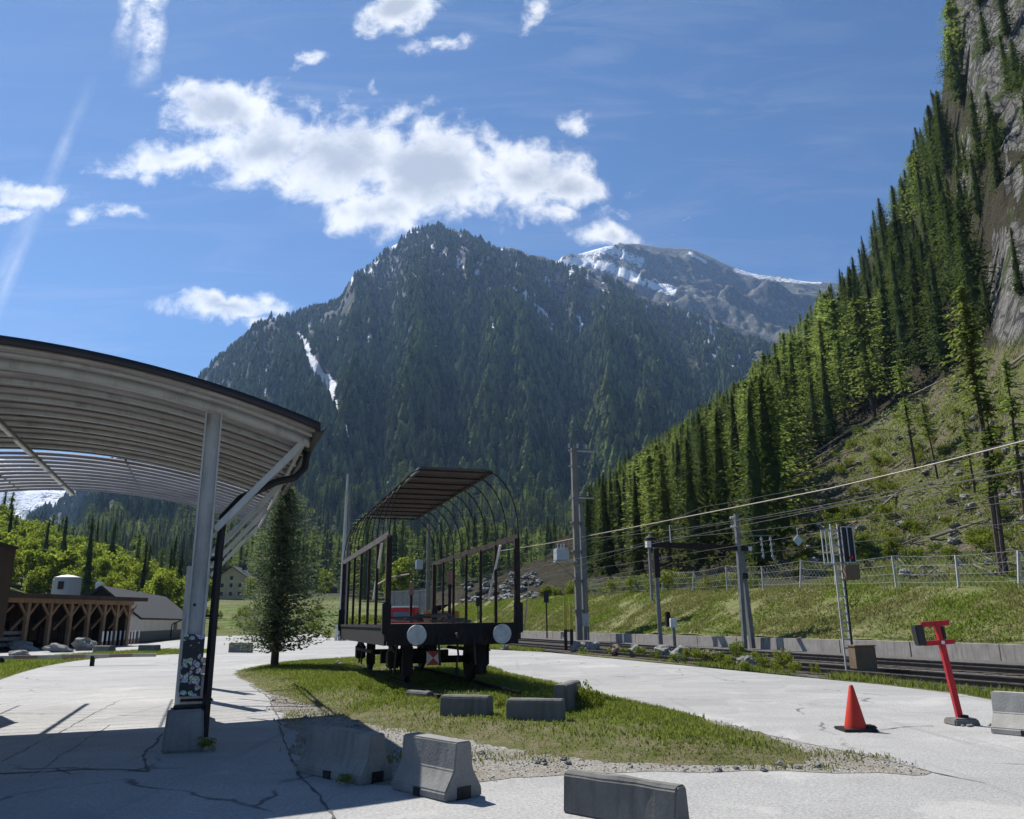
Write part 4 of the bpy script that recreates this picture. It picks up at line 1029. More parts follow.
low = lambda w, h: [(-w/2, 0), (w/2, 0), (w/2-.03, h-.03), (w/2-.06, h), (-w/2+.06, h), (-w/2+.03, h-.03)]
barrier('chipped dark concrete block nearest the camera, lying across the asphalt edge', G(561, 813), G(675, 834), .30, .24, M['concrete_dark'], False, seed=3, prof=low(.22, .30))
barrier('weathered concrete block in the grass before the end of the display track', G(439, 723), G(487, 725), .39, .26, M['concrete_dark'], False, seed=4, prof=low(.26, .39))
barrier('rounded concrete block in the grass to the right of the display track', G(506, 729.5), G(562, 731), .40, .28, M['concrete_dark'], False, seed=5, prof=low(.28, .40))
barrier('narrow concrete block seen end on, last of the three before the wagon', G(569, 722), G(569, 722)+Vector((.30, .95, 0)), .52, .26, M['concrete_dark'], False, seed=6, prof=low(.26, .52))
barrier('pale concrete barrier on the road beside the red post', G(991, 733.5), G(1062, 740.5), .50, .44, M['concrete_light'], seed=7)
for k, (x0, x1, y, lab) in enumerate(((55, 60, 0, ''),)):
    pass
blk = [((92, 654), (108, 654.5), .42, 'small grey concrete block on the grass strip in front of the white stakes'), ((137, 654), (154, 654.2), .45, 'dark concrete block at the right end of the long striped boom'), ((228, 652.5), (247, 652.8), .5, 'dark concrete block on the grass patch between the column and the spruce')]
for k, (a, b, h, lab) in enumerate(blk): barrier(lab, G(*a), G(*b), h, .4, M['concrete_dark'], False, seed=10+k, prof=low(.4, h))
barrier('small broken concrete stump in the grass by the left display rail', G(404, 704), G(426, 706), .24, .22, M['concrete_dark'], False, seed=20, prof=low(.22, .24))

# long boom resting on stones
a, b = G(-60, 658.5, .35), G(156, 655, .35)
e = thing('barrier_boom', 'long faded pinkish boom pole lying low across the grass strip', 'barrier boom', (a+b)/2)
q = MB(); n = 9
for k in range(n):
    p0, p1 = a.lerp(b, k/n)-(a+b)/2, a.lerp(b, (k+1)/n)-(a+b)/2
    MB().bar(p0, p1, .10, .12).build('boom_section', [mat for mat in (M.setdefault('boom_w', mat_basic('faded_white', (.46, .40, .36), .7, .2, 3)), M.setdefault('boom_r', mat_basic('faded_red', (.32, .20, .17), .7, .2, 3)))][k % 2], e)
for t in (.28, .7): MB().box(a.lerp(b, t)-(a+b)/2-Vector((0, 0, .2)), (.12, .12, .4)).build('support', M['iron'], e)

# ------------------------------------------------------------------ rocks
def rock_mesh(seed, mat):
    bm = bmesh.new(); bmesh.ops.create_icosphere(bm, subdivisions=3, radius=.5)
    from mathutils import noise
    for v in bm.verts:
        n = v.co.normalized(); q = n*1.3+Vector((seed*5.7, seed, 0))
        v.co = n*(.42+.22*noise.noise(q)+.10*noise.noise(q*2.7)+.04*noise.noise(q*6)); 
        c = noise.cell(q*.9); v.co.x *= 1.15; v.co.z *= .78
    me = bpy.data.meshes.new('boulder'); bm.to_mesh(me); bm.free(); me.materials.append(mat); return me
RK = [rock_mesh(i, M['rock']) for i in range(5)]+[rock_mesh(9, M['rock_rust']), rock_mesh(12, M['rock_rust'])]
def rock(p, s, label, group=None, i=None, sx=1, name='boulder'):
    o = bpy.data.objects.new(name, RK[random.randrange(5) if i is None else i]); link(o)
    o.location = Vector(p)+Vector((0, 0, s*.2)); o.scale = (s*sx, s*random.uniform(.8, 1.1), s*random.uniform(.8, 1.05)); o.rotation_euler = (random.uniform(-.3, .3), random.uniform(-.3, .3), random.uniform(0, 6.28))
    return tag(o, label, 'rock', group)
for (x, y, s, i, lab) in ((578, 650, .85, 0, 'grey boulder in front of the tall utility mast'), (593, 650.5, .8, 1, 'grey boulder just right of the tall utility mast'), (615, 653.5, .75, 5, 'reddish boulder on the verge between the mast and the lamp post'), (637, 655, .8, 2, 'pale boulder half hidden in verge shrubs by the lamp post'), (664, 657, .95, 3, 'upright light grey boulder at the foot of the dark lamp post'), (682, 659, .8, 4, 'mossy boulder by the small white marker post'), (712, 662.5, .8, 6, 'low reddish brown boulder among the verge weeds'), (748, 668, .7, 1, 'small boulder under the yellow green verge bushes'), (505, 650, .4, 2, 'white stone on the grass edge right of the wagon')):
    rock(G(x, y), s, lab, None, i)
for (x, y, s, i, sx, lab) in ((20, 657.5, .7, 0, 1.6, 'dark flat stone under the boom at the left'), (64, 661, .5, 1, 1.8, 'flat stone under the middle of the boom'), (22, 650.8, 1.0, 2, 1.6, 'dark rock behind the boom at the left edge'), (84, 650.5, 1.3, 3, 1.2, 'large pale rock behind the boom near the stakes'), (58, 652.5, .8, 4, 2.2, 'long low rock behind the boom'), (190, 652, .0, 0, 1, '')):
    if lab: rock(G(x, y), s, lab, None, i, sx)
for (x, y, s, lab) in ((338, 668.5, .45, 'dark stone in the grass left of the wagon'), (493, 716, .0, ''), (614, 738, .16, 'small white stone in the grass of the island'), (299, 746, .0, '')):
    if lab: rock(G(x, y), s, lab)
for k in range(40):
    t = random.random(); x = 270+560*t; y = np.interp(x, [270, 300, 400, 500, 620, 760, 830], [694, 716, 740, 758, 767, 769, 766])+random.uniform(-6, 8)
    rock(G(x, y), random.uniform(.03, .09), 'small loose stone at the edge of the gravel and the grass', 'loose stones on the gravel')

# ------------------------------------------------------------------ foreground spruce (stone pine)
p = G(274, 669.5)
e = thing('stone_pine', 'bushy dark conifer standing alone on the left end of the grass island', 'tree', (p.x, p.y, .05))
hp = 6.1
trunk_mesh('trunk', hp*.97, .14, M['bark'], 5, parent=e)
conifer_crown('crown', hp, 1.95, 1150, 30, .105, M['pine'], 77, .08, .05, .66, gap=.2, up=.25, parent=e, flat=.6)

# ------------------------------------------------------------------ cone, red post
p = G(856, 730.5)
c = thing('traffic_cone', 'plain orange red traffic cone on a flat black base standing on the road', 'traffic cone', p)
MB().lathe([(.0, .02), (.145, .02), (.14, .05), (.028, .56), (.018, .572), (.0, .572)], 32).build('cone_body', M['cone'], c, smooth=True)
bs = MB().box((0, 0, .02), (.44, .40, .035)); bs.build('base', M['black'], c, bevel=.012)
bs = MB().box((.17, -.02, .045), (.14, .2, .05)); bs.build('base_weight', M['black'], c, bevel=.015)
p = G(960, 724.5)
r = thing('barrier_post', 'leaning red steel post with two crossbars and a dark box on a concrete slab', 'post', p)
tilt = .105
B = Vector((-math.sin(tilt)*1.0, 0, math.cos(tilt)))
X_ = Vector((1, -.12, .07)).normalized()
pt = lambda s, t: Vector((.02, 0, 0))+B*t+X_*s
MB().bar(pt(0, .03), pt(0, 1.38), .075, .075, up=(0, 1, 0)).build('post', M['red'], r, bevel=.005)
MB().bar(pt(-.22, 1.36), pt(.16, 1.36), .07, .07).build('crossbar', M['red'], r, bevel=.005)
MB().bar(pt(-.24, 1.10), pt(.17, 1.10), .065, .065).build('crossbar', M['red'], r, bevel=.005)
MB().bar(pt(-.28, 1.08), pt(-.28, 1.36), .12, .14, up=(0, 1, 0)).build('dark_box', M['gutter'], r, bevel=.012)
MB().bar(pt(.045, 1.14), pt(.045, 1.32), .05, .09, up=(0, 1, 0)).build('lamp_housing', M['black'], r, bevel=.01)
MB().box(pt(0, 1.10)+Vector((0, -.045, 0)), (.045, .006, .045)).build('reflector', M['white'], r)
s_ = MB().box((.03, 0, .045), (.36, .32, .09), taper=.9).build('foot_slab', M['concrete_dark'], r, bevel=.015); roughen(s_, .012, 8, 3)
MB().box((.06, .0, .10), (.10, .10, .05)).build('foot_plate', M['iron'], r)
for k in range(6): rock(p+Vector((random.uniform(-.1, .35), random.uniform(-.28, -.18), 0)), random.uniform(.03, .07), 'crumb of broken concrete at the foot of the red post', 'concrete crumbs by the red post')

# ------------------------------------------------------------------ railway tracks
for (rc, lab) in ((TRK1, 'nearer main line railway track on wooden sleepers'), (TRK2, 'farther main line railway track along the retaining wall')):
    t = thing('main_track', lab, 'railway track', rw(0, rc), RA)
    for s in (-.7525, .7525):
        MB().prism([(p_, q_-.09) for p_, q_ in ((s-.065, 0), (s+.065, 0), (s+.065, .015), (s+.01, .03), (s+.01, .12), (s+.035, .13), (s+.035, .155), (s-.035, .155), (s-.035, .13), (s-.01, .12), (s-.01, .03), (s-.065, .015))], U0+1, U1-1).build('rail', M['railsteel'], t)
        MB().box((s, (U0+U1)/2, .0675), (.052, U1-U0-2, .005)).build('rail_head', M['railhead'], t)
    b0 = None
    for k in range(96):
        if b0 is None: b0 = MB().box((0, 0, 0), (2.5, .24, .15)).build('sleeper', M['sleeper'], t, bevel=.012, seg=1); o = b0
        else: o = b0.copy(); link(o, t)
        o.location = (random.uniform(-.02, .02), 3+.63*k, -.158)
    far = MB()
    for k in range(96, 195): far.box((0, 3+.63*k, -.158), (2.5, .24, .15))
    tag(far.build('far_sleepers', M['sleeper'], t), kind='stuff')
w = thing('retaining_wall', 'low weathered concrete retaining wall at the foot of the embankment', 'wall', rw(0, WALL_R), RA)
k = 0
for u in np.arange(U0, U1-3, 4.0):
    o = MB().box((random.uniform(-.01, .01), u+1.99, .20), (.26, 3.97, .64)).build('wall_panel', M.setdefault('wallc', mat_concrete('stained_wall', (.36, .335, .30), (.16, .15, .13), .8)), w, bevel=.015)

# ------------------------------------------------------------------ masts
def ins(name, a, b, parent, n=5, r=.05):
    a, b = Vector(a), Vector(b); mb = MB(); L = (b-a).length
    mb.tube([a, b], r*.45, 8)
    for k in range(n):
        c0 = a.lerp(b, (k+.5)/n); d = (b-a).normalized()*L*.18/n
        mb.tube([c0-d, c0+d], r, 10)
    return mb.build(name, M['porcelain'], parent, smooth=True)
# tall utility mast with transformer
um = onR(581, 641, 22.5); D = um.y
e = thing('utility_mast', 'tallest grey mast with a transformer box and cross arms beside the tracks', 'mast', (um.x, um.y, .05), RA)
H = P(572, 449, D).z
MB().bar((-.12, 0, 0), (-.12, 0, H), .42, .36, up=(0, 1, 0)).build('pole', M.setdefault('mastc', mat_basic('mast_concrete', (.21, .195, .175), .85, .2, 1.5, 0, .1, (.13, .12, .105))), e, bevel=.03)
MB().bar((.38, .1, 0), (.36, .1, H*.70), .26, .26, up=(0, 1, 0)).build('stay_pole', M['galv_dark'], e)
MB().bar((.62, .05, 0), (.60, .05, H*.58), .09, .09, up=(0, 1, 0)).build('cable_duct', M['galv_dark'], e)
MB().box((.36, .05, H*.715), (.7, .4, .12)).build('platform', M['galv_dark'], e)
for z, l in ((H*.985, 1.6), (H*.73, 1.5), (H*.9, .7)): MB().bar((-.55, -.05, z), (-.55+l*1.3, -.05, z), .09, .09).build('cross_arm', M['galv'], e)
for x, z in ((-.5, H), (.2, H+.02), (.9, H), (.3, H*.74), (.9, H*.74)): ins('insulator', (x, -.05, z), (x, -.05, z+.35), e, 3, .09)
tz = H*.43
tr = MB().box((-1.35, 0, tz), (.95, .8, .85)).build('transformer_box', M['porcelain'], e, bevel=.05)
MB().bar((-1.9, 0, tz-.5), (-.2, 0, tz-.5), .5, .1).build('bracket', M['galv'], tr)
for x in (-1.6, -1.35, -1.1): ins('bushing', (x, 0, tz+.42), (x, 0, tz+.8), tr, 3, .07)
MB().bar((-1.75, -.1, tz-.55), (-.35, -.1, tz-1.7), .06, .06).build('knee_brace', M['galv_dark'], e)
for z in (H*.15, H*.3, H*.45, H*.6): MB().box((.0, 0, z), (.95, .5, .07)).build('clamp_band', M['galv_dark'], e)
MB().box((.30, -.22, H*.10), (.5, .1, .9)).build('door_plate', M['galv'], e)

def mast(name, label, x, y, r, ytop, w, mat, lean=None):
    b = onR(x, y, r); H = P(lean if lean else x, ytop, b.y).z
    return thing(name, label, 'mast', (b.x, b.y, 0), RA), b, H
# catenary mast with a long arm reaching over the tracks
e, b, H = mast('catenary_mast', 'twin leg catenary mast with a long dark crossbeam reaching over the tracks', 749, 649, 23.6, 514, .3, None, 733)
MB().bar((-.22, 0, 0), (-.12, 0, H), .19, .19, up=(0, 1, 0)).build('mast_leg', M['galv_dark'], e)
MB().bar((.32, .15, 0), (.10, .15, H*.72), .22, .22, up=(0, 1, 0)).build('mast_leg', M['galv_dark'], e)
MB().box((.02, .08, H*.53), (.5, .3, .28)).build('junction_box', M['black'], e)
zb = H*.735
bm_ = MB().bar((.5, 0, zb), (-5.3, 0, zb+.12), .16, .26); bm_.build('crossbeam', M['rust'], e)
dp = MB().bar((-5.2, 0, zb+.2), (-5.2, 0, zb-2.6), .11, .11, up=(0, 1, 0)).build('drop_post', M['galv_dark'], e)
MB().bar((-4.85, 0, zb-.1), (-4.85, 0, zb-1.5), .28, .15, up=(0, 1, 0)).build('hanging_frame', M['iron'], e)
MB().box((-5.25, 0, zb+.12), (.22, .22, .3)).build('end_plate', M['white'], e)
MB().box((.5, 0, zb), (.2, .22, .2)).build('end_plate', M['white'], e)
MB().bar((-4.0, 0, zb+.15), (-4.0, 0, zb+1.1), .04, .04).build('rod', M['galv'], e)
for s in (0, .55): ins('insulator', (1.2+s, -.1, H*.83), (1.25+s, -.1, H*.66), e, 4, .07)
MB().bar((-.2, 0, H*.83), (2.0, -.1, H*.84), .05, .05).build('bracket_arm', M['galv_dark'], e)
for z in (.97, .9): ins('insulator', (-.12, 0, H*z), (-.5, 0, H*z), e, 3, .07)
sgn = MB().box((3.3, -.3, zb+.45), (.42, .03, .42), Euler((0, R(45), 0))).build('diamond_sign', M.setdefault('signblue', mat_basic('pale_blue_sign', (.42, .52, .58), .5, .1, 2)), e)
MB().bar((3.3, -.3, zb+.7), (3.3, -.3, H*.9), .03, .03).build('sign_hanger', M['galv'], e)

e, b, H = mast('lamp_post', 'slim dark lamp post with a round hood beside the verge boulders', 661, 648, 22.7, 541, .2, None, 654)
MB().tube([(0, 0, 0), (-.02, 0, H*.45), (-.05, 0, H)], [.14, .12, .09], 10).build('pole', M['galv_dark'], e, smooth=True)
MB().lathe([(.02, .0), (.34, .04), (.32, .16), (.14, .30), (.05, .42)], 20, (-.35, -.1, H*1.0)).build('lamp_hood', M['iron'], e, smooth=True)
MB().box((.5, -.1, H*.24), (.26, .2, .85)).build('switch_box', M['iron'], e, bevel=.02)
MB().tube([(.0, -.1, H*.78), (.28, -.1, H*.82), (.2, -.1, H*.88)], .05, 6).build('bracket', M['iron'], e)

# signal with lattice mast
b = G(850, 670); Hs = P(837, 524, b.y).z
e = thing('railway_signal', 'lattice railway signal mast with a dark signal head and a brown base cabinet', 'signal', b, R(8))
for s in (-.11, .11): MB().bar((s, 0, 0), (s, 0, Hs), .038, .038, up=(0, 1, 0)).build('mast_leg', M['galv'], e)
for k in range(17):
    z = .12+(Hs-.3)*k/16; MB().box((0, 0, z), (.2, .03, .045)).build('lattice_rung', M['galv'], e)
hd = MB().box((.30, -.08, Hs-.62), (.36, .14, 1.05)).build('signal_head', M['black'], e, bevel=.015)
hf = MB()
for x in (.12, .30, .48): hf.box((x, -.17, Hs-.62), (.025, .02, 1.07))
for z in (Hs-.10, Hs-1.14): hf.box((.30, -.17, z), (.385, .02, .03))
hf.build('head_frame', M['porcelain'], hd)
MB().lathe([(.04, 0), (.04, .10)], 14, (.30, -.28, Hs-1.0), 'y').build('signal_lens', M['red'], hd)
lf = MB()
for x in (-.42, -.17): lf.box((x, 0, Hs-.68), (.025, .03, 1.0))
for z in (Hs-.19, Hs-1.17): lf.box((-.27, 0, z), (.33, .03, .03))
lf.box((-.30, .0, Hs-.68), (.02, .02, 1.0))
lf.build('maintenance_cage', M['porcelain'], e)
MB().box((.33, -.05, Hs-1.42), (.44, .3, .42)).build('lower_box', M['brownbox'], e, bevel=.02)
MB().tube([(.13, -.05, .2), (.14, -.05, Hs-1.2)], .02, 6).build('cable_pipe', M['iron'], e)
e = thing('relay_cabinet', 'plain brown metal relay cabinet at the foot of the lattice signal', 'cabinet', G(864, 671), R(4))
MB().box((0, 0, .36), (.58, .42, .60)).build('body', M['brownbox'], e, bevel=.012); MB().box((.30, 0, .36), (.012, .36, .54)).build('side_door', M['iron'], e); MB().box((0, 0, .03), (.5, .36, .06)).build('plinth', M['concrete_dark'], e); MB().box((0, 0, .68), (.62, .46, .035)).build('lid', M['brownbox'], e)

# far pole by the yard, masts behind the wagon
b = G(340, 640.5); Hh = P(345, 474, b.y).z
e = thing('yard_light_pole', 'tall slim grey pole left of the wagon with a second thin pole beside it', 'pole', b)
MB().tube([(0, 0, 0), (0, 0, Hh*.5), (.05, 0, Hh)], [.19, .16, .10], 10).build('pole', M['galv'], e, smooth=True)
MB().tube([(.33, .1, 0), (.33, .1, Hh*.6), (.30, .1, Hh*.93)], [.14, .12, .08], 10).build('second_pole', M['galv_dark'], e, smooth=True)
MB().box((-.35, 0, .7), (.2, .2, 1.4)).build('white_duct', M['white'], e)
b = onR(427, 640, 22.2); H2 = P(427, 524, b.y).z
e = thing('catenary_mast', 'concrete mast with a hanging insulator box seen through the wagon frame', 'mast', (b.x, b.y, 0), RA)
MB().tube([(0, 0, 0), (0, 0, H2)], [.33, .22], 10).build('pole', M['mastc'], e, smooth=True)
MB().box((-1.25, 0, H2*.62), (.9, .7, 1.25)).build('insulator_box', M['porcelain'], e, bevel=.05)
MB().bar((-.1, 0, H2*.78), (-1.6, 0, H2*.76), .1, .1).build('bracket_arm', M['galv_dark'], e)
MB().tube([(-.3, -.1, 0), (.2, -.1, H2*.3), (.05, -.1, H2*.5)], .06, 6).build('stay_cable', M['galv'], e)
for (x, y, yt, r, lab) in ((547, 634, 592, 23.5, 'small dark signal lamp on a thin post in front of the embankment'), (478, 636, 598, 23.4, 'small dark shunting signal seen through the wagon frame')):
    b = onR(x, y, r); h = P(x, yt, b.y).z
    e = thing('signal_post', lab, 'signal', (b.x, b.y, 0))
    MB().tube([(0, 0, 0), (0, 0, h)], .06, 8).build('post', M['iron'], e); MB().box((0, -.05, h-.4), (.42, .35, .95)).build('lamp_box', M['black'], e, bevel=.03)
for (x, dx, lab) in ((566, 0, 'left one of the yellow marker posts with black feet by the utility mast'), (572, 0, 'right one of the yellow marker posts with black feet by the utility mast')):
    b = G(x, 650); h = P(x-1, 598+(x-566), b.y).z
    e = thing('marker_post', lab, 'post', b)
    MB().box((0, 0, h*.5+.5), (.13, .13, h-1.0)).build('upper_section', M['yellow'], e, bevel=.01); MB().box((0, 0, .5), (.16, .16, 1.0)).build('lower_section', M['black'], e, bevel=.01)
b = onR(675, 650, 21.9); e = thing('kilometre_post', 'small white topped marker post beside the farther track', 'post', (b.x, b.y, 0))
MB().box((0, 0, .55), (.16, .14, 1.1)).build('post', M['galv_dark'], e); MB().box((0, 0, 1.25), (.36, .3, .5)).build('head', M['white'], e, bevel=.03)

# ------------------------------------------------------------------ wires
def wire(name, label, pts, r, mat, sag=0):
    q = []
    for a, b in zip(pts, pts[1:]):
        for k in range(12):
            t = k/12; p = Vector(a).lerp(Vector(b), t); p.z -= sag*4*t*(1-t); q.append(p)
    q.append(Vector(pts[-1])); o = MB().tube(q, r, 6, False).build(name, mat, None, smooth=True); return tag(o, label, 'wire')
wire('overhead_cable', 'thick pale overhead cable running from the transformer mast to the upper right', [onR(1100, 421, 22.8), onR(1024, 441, 22.8), onR(930, 465, 22.8), onR(830, 488.5, 22.8), onR(744, 505.5, 22.8), onR(660, 522, 22.8), onR(582, 537, 22.8), onR(545, 544, 22.8), onR(500, 551, 22.8)], .026, M['cable'])
for rc, zc, zm, lab in ((TRK1, 4.6, 5.5, 'nearer'), (TRK2, 4.6, 5.6, 'farther')):
    sp = [-5, 38, 82, 126]
    wire('contact_wire', f'thin straight contact wire above the {lab} track', [rw(u, rc, zc) for u in sp], .009, M['wire'])
    wire('messenger_wire', f'sagging messenger wire above the {lab} track', [rw(u, rc, zm) for u in sp], .009, M['wire'], .8)
wire('feeder_wire', 'thin feeder wire strung along the mast tops', [rw(u, 23.5, 6.4) for u in (-5, 40, 84, 126)], .009, M['wire'], .4)
wire('feeder_wire', 'lower feeder wire strung along the masts above the wall', [rw(u, 23.6, 4.7) for u in (-5, 40, 84, 126)], .009, M['wire'], .3)

for zc, rr, yl in ((7.3, 22.8, 'upper'),):
    wire('feeder_wire', f'{yl} feeder wire strung high between the masts', [rw(u, rr, zc) for u in (-5, 38, 66, 126)], .009, M['wire'], .5)
# ------------------------------------------------------------------ rockfall fence on the embankment
fe = thing('wire_fence', 'leaning wire mesh fence along the top of the embankment', 'fence', (0, 0, 0))
fx = [1090, 1018, 958, 896, 835, 800, 763, 727, 692, 662, 634, 608, 586]
tops = []; bots = []
for k, x in enumerate(fx):
    b = onR(x, np.interp(x, [560, 755, 1024], [592, 587, 582]), 29.95); b.z = bank_top(-b.x*math.sin(RA)+b.y*math.cos(RA))-.1
    t = b+Vector((.12*math.sin(k*1.7)+.10, 0, 1.5+.12*math.sin(k*2.9))); tops.append(t); bots.append(b)
    MB().bar(b, t, .07, .07, up=(0, 1, 0)).build('fence_post', M['galv'], fe)
    if k % 3 == 1: MB().bar(t-Vector((0, 0, .2)), b+Vector((.5, .5, 0)), .05, .05).build('back_stay', M['galv'], fe)
for a in (1.0, .72, .45, .2):
    q = []
    for i in range(len(fx)-1):
        for k in range(6):
            s_ = k/6; p = bots[i].lerp(tops[i], a).lerp(bots[i+1].lerp(tops[i+1], a), s_); p.z -= .035*4*s_*(1-s_); q.append(p)
    MB().tube(q, .007, 5, False).build('fence_wire', M['galv'], fe)
ms = MB()
for i in range(len(fx)-1):
    L = (bots[i+1]-bots[i]).length; n = int(L/.28)
    for k in range(n):
        s_ = k/n; s2 = min(1, (k+5)/n); 
        p0 = bots[i].lerp(bots[i+1], s_); p1 = tops[i].lerp(tops[i+1], s2); p0b = tops[i].lerp(tops[i+1], s_); p1b = bots[i].lerp(bots[i+1], s2)
        ms.bar(p0, p1, .005); ms.bar(p0b, p1b, .005)
ms.build('wire_mesh', M['galv'], fe)

# ------------------------------------------------------------------ hillside debris: logs and rocks
CLR = []
for (x0, y0, x1, y1, rad) in ((742, 508, 806, 447, .22), (770, 482, 858, 427, .25), (745, 503, 850, 452, .16), (798, 470, 862, 432, .2), (868, 520, 905, 487, .14), (905, 400, 948, 378, .16), (1004, 372, 1030, 352, .2), (893, 470, 925, 448, .12), (846, 524, 900, 519, .10), (930, 540, 990, 520, .12), (955, 430, 990, 412, .12), (820, 545, 860, 520, .1), (880, 555, 920, 538, .1)):
    a, b = march(x0, y0, right_h, 40, 300), march(x1, y1, right_h, 40, 300)
    a.z += rad*.8; b.z += rad*.8
    tag(MB().tube([a, a.lerp(b, .5), b], [rad, rad*.8, rad*.5], 8).build('fallen_log', M['bark_pale'], smooth=True), 'pale fallen tree trunk lying on the cleared slope behind the fence', 'log', 'fallen logs on the cleared slope')
for k in range(190):
    x = random.uniform(760, 1050); y = random.uniform(370, 578)
    if not inpoly(np.array(x), np.array(y), clearing) : continue
    p = march(x, y, right_h, 36, 250)
    if p.y > 200: continue
    rock(p, random.uniform(.18, .75)*(1+.005*p.y), 'grey rock lying on the cleared rubble slope', 'rocks on the rubble slope')
# dead branches strewn over the clearing: nobody could count them
q = MB(); 
for k in range(900):
    x = random.uniform(735, 1050); y = random.uniform(380, 580)
    if not inpoly(np.array(x), np.array(y), clearing): continue
    p = march(x, y, right_h, 36, 250, 500)
    if p.y > 200: continue
    a = random.uniform(0, 6.28); L = random.uniform(.5, 2.2)*(1+.006*p.y); d = Vector((math.cos(a), math.sin(a), random.uniform(-.1, .35)))
    q.bar(p-d*L*.3+Vector((0, 0, .1)), p+d*L*.7+Vector((0, 0, .15)), random.uniform(.03, .10), random.uniform(.03, .08))
tag(q.build('dead_branches', M['bark_pale']), kind='stuff')
for k in range(150):
    x = random.choice((random.uniform(735, 1045), random.uniform(735, 900))); y = random.uniform(390, 576)
    if inpoly(np.array(x), np.array(y), clearing):
        p = march(x, y, right_h, 36, 250, 500); CLR.append(p)
# ------------------------------------------------------------------ larches standing on the clearing
def lone_larch(bx, by, tx, ty, rad, base, seed, label, dens=1.0, Dm=None):
    p = march(bx, by, right_h, 30, 260)
    t = P(tx, ty, p.y); h = t.z-p.z; lean = (t.x-p.x, 0)
    e = thing('larch_tree', label, 'tree', p, 0)
    trunk_mesh('trunk', h*.99, h*.010+.04, M['bark'], seed, lean, e, 26)
    conifer_crown('crown', h, rad*1.3, int(120*dens), 13, .34*(h/14)**.5, M['larch'], seed, base, .30, .60, lean, .4, .12, e, .3, layers=13)
lone_larch(1003, 577, 961, 284, 1.5, .58, 401, 'tall thin larch with a bare leaning trunk rising from behind the fence', 1.2)
lone_larch(1006, 578, 984, 392, 1.1, .5, 402, 'shorter larch with a light green crown right beside the tall leaning trunk', .9)
lone_larch(1026, 520, 1004, 352, 1.5, .30, 403, 'light green larch at the right edge of the cleared slope', 1.0)
lone_larch(916, 470, 896, 350, 2.6, .32, 404, 'broad fresh green larch at the left edge of the cleared slope', 1.2)
lone_larch(938, 478, 921, 400, 1.2, .55, 405, 'small thin larch on the edge of the clearing with a bare stem', .7)
lone_larch(975, 492, 962, 410, 1.0, .35, 406, 'young larch in the middle of the cleared slope', .7)
# young broadleaf trees and shrubs by the foot of the hillside
SH = []
for i in range(4):
    o = broad_crown('shrub', 1.0, .6, 26, 34, .075, M['shrub'], 500+i, None, .02); SH.append(o)
sused = set()
def shrub(p, s, label, group=None, sz=None, cat='shrub'):
    i = random.randrange(4); o = SH[i]
    if i in sused: o = o.copy(); link(o)
    sused.add(i); o.location = p; o.scale = (s, s, sz or s); o.rotation_euler = (0, 0, random.uniform(0, 6.28)); return tag(o, label, cat, group)
for (x, y, h, lab) in ((612, 585, 3.8, 'slim yellow green young tree behind the embankment, tallest of its row'), (590, 586, 3.2, 'yellow green young tree behind the embankment beside the utility mast'), (629, 586, 3.0, 'young yellow green tree right of the tallest one behind the embankment'), (548, 590, 5.0, 'yellow green tree left of the utility mast foot'), (640, 588, 2.0, 'low yellow green sapling on the embankment top')):
    p = march(x, y, bank_h, 40, 140); e = place_broad((p.x, p.y, p.z-.2), h*1.15, lab, None); e.scale.x *= .75; e.scale.y *= .75
for k in range(46):
    x = random.uniform(545, 760); b = onR(x, 588, random.uniform(30.3, 32.6)); b.z = bank_top(-b.x*math.sin(RA)+b.y*math.cos(RA))-.2
    shrub(b, random.uniform(.9, 1.9)*(1 if x < 690 else .7), 'green shrub in the row along the top of the embankment', 'shrubs along the embankment top')
for p in CLR: shrub(p, random.uniform(.5, 1.3)*(1+.005*p.y), 'low bush growing among the debris of the cleared slope', 'bushes on the cleared slope')
# verge shrubs on the road side
for (x, y, s, sz) in ((608, 655, .6, .5), (640, 657, .9, .7), (625, 655, .7, .5), (655, 660, .7, .6), (690, 661, .9, .8), (700, 663, 1.0, .8), (718, 664, .9, .7), (728, 668, .7, .6), (738, 664, .9, 1.2), (752, 668, .8, .8), (764, 671, .7, .8), (785, 674, .9, 1.1), (796, 676, .6, .6), (815, 675, .4, .5), (675, 662, .7, .5), (745, 671, .6, .5), (775, 672, .5, .5), (582, 652, .5, .4)):
    shrub(G(x, y), s*.62, 'yellow green weedy bush on the verge between the road and the near track', 'verge bushes along the road', sz*.62)
# ------------------------------------------------------------------ left side buildings
# open timber shed
pa, pb = G(-14, 652), G(126, 645.5)
ang = math.atan2((pb-pa).y, (pb-pa).x); Ls = (pb-pa).length
e = thing('timber_shed', 'long open timber shed with braced larch posts and a flat overhanging roof', 'shed', pa, ang)
zl = P(5, 597, pa.y).z; 
hs = 3.0
zt_a, zt_b = P(-14, 594, pa.y).z, P(126, 604, pb.y).z
hs = (zt_a+zt_b)/2
px_posts = [-14, 22, 45, 66, 84, 100, 113, 125]
for x in px_posts:
    t = (G(x, np.interp(x, [-14, 126], [652, 645.5]))-pa).length*(1 if x > -14 else 0)
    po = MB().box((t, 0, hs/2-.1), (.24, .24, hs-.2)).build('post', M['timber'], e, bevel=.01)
    for s in (-1, 1): MB().bar((t+s*.02, 0, hs-1.15), (t+s*.72, 0, hs-.28), .13, .13).build('knee_brace', M['timber'], po)
MB().box((Ls/2, 0, hs-.14), (Ls+.5, .2, .28)).build('wall_plate', M['timber'], e)
MB().box((Ls/2, 2.4, hs+.12), (Ls+1.2, 6.6, .16), Euler((R(1.0), 0, 0))).build('roof', M['roof_grey'], e)
MB().box((Ls/2, -.92, hs+.12), (Ls+1.3, .06, .26)).build('fascia', M['timber_dark'], e)
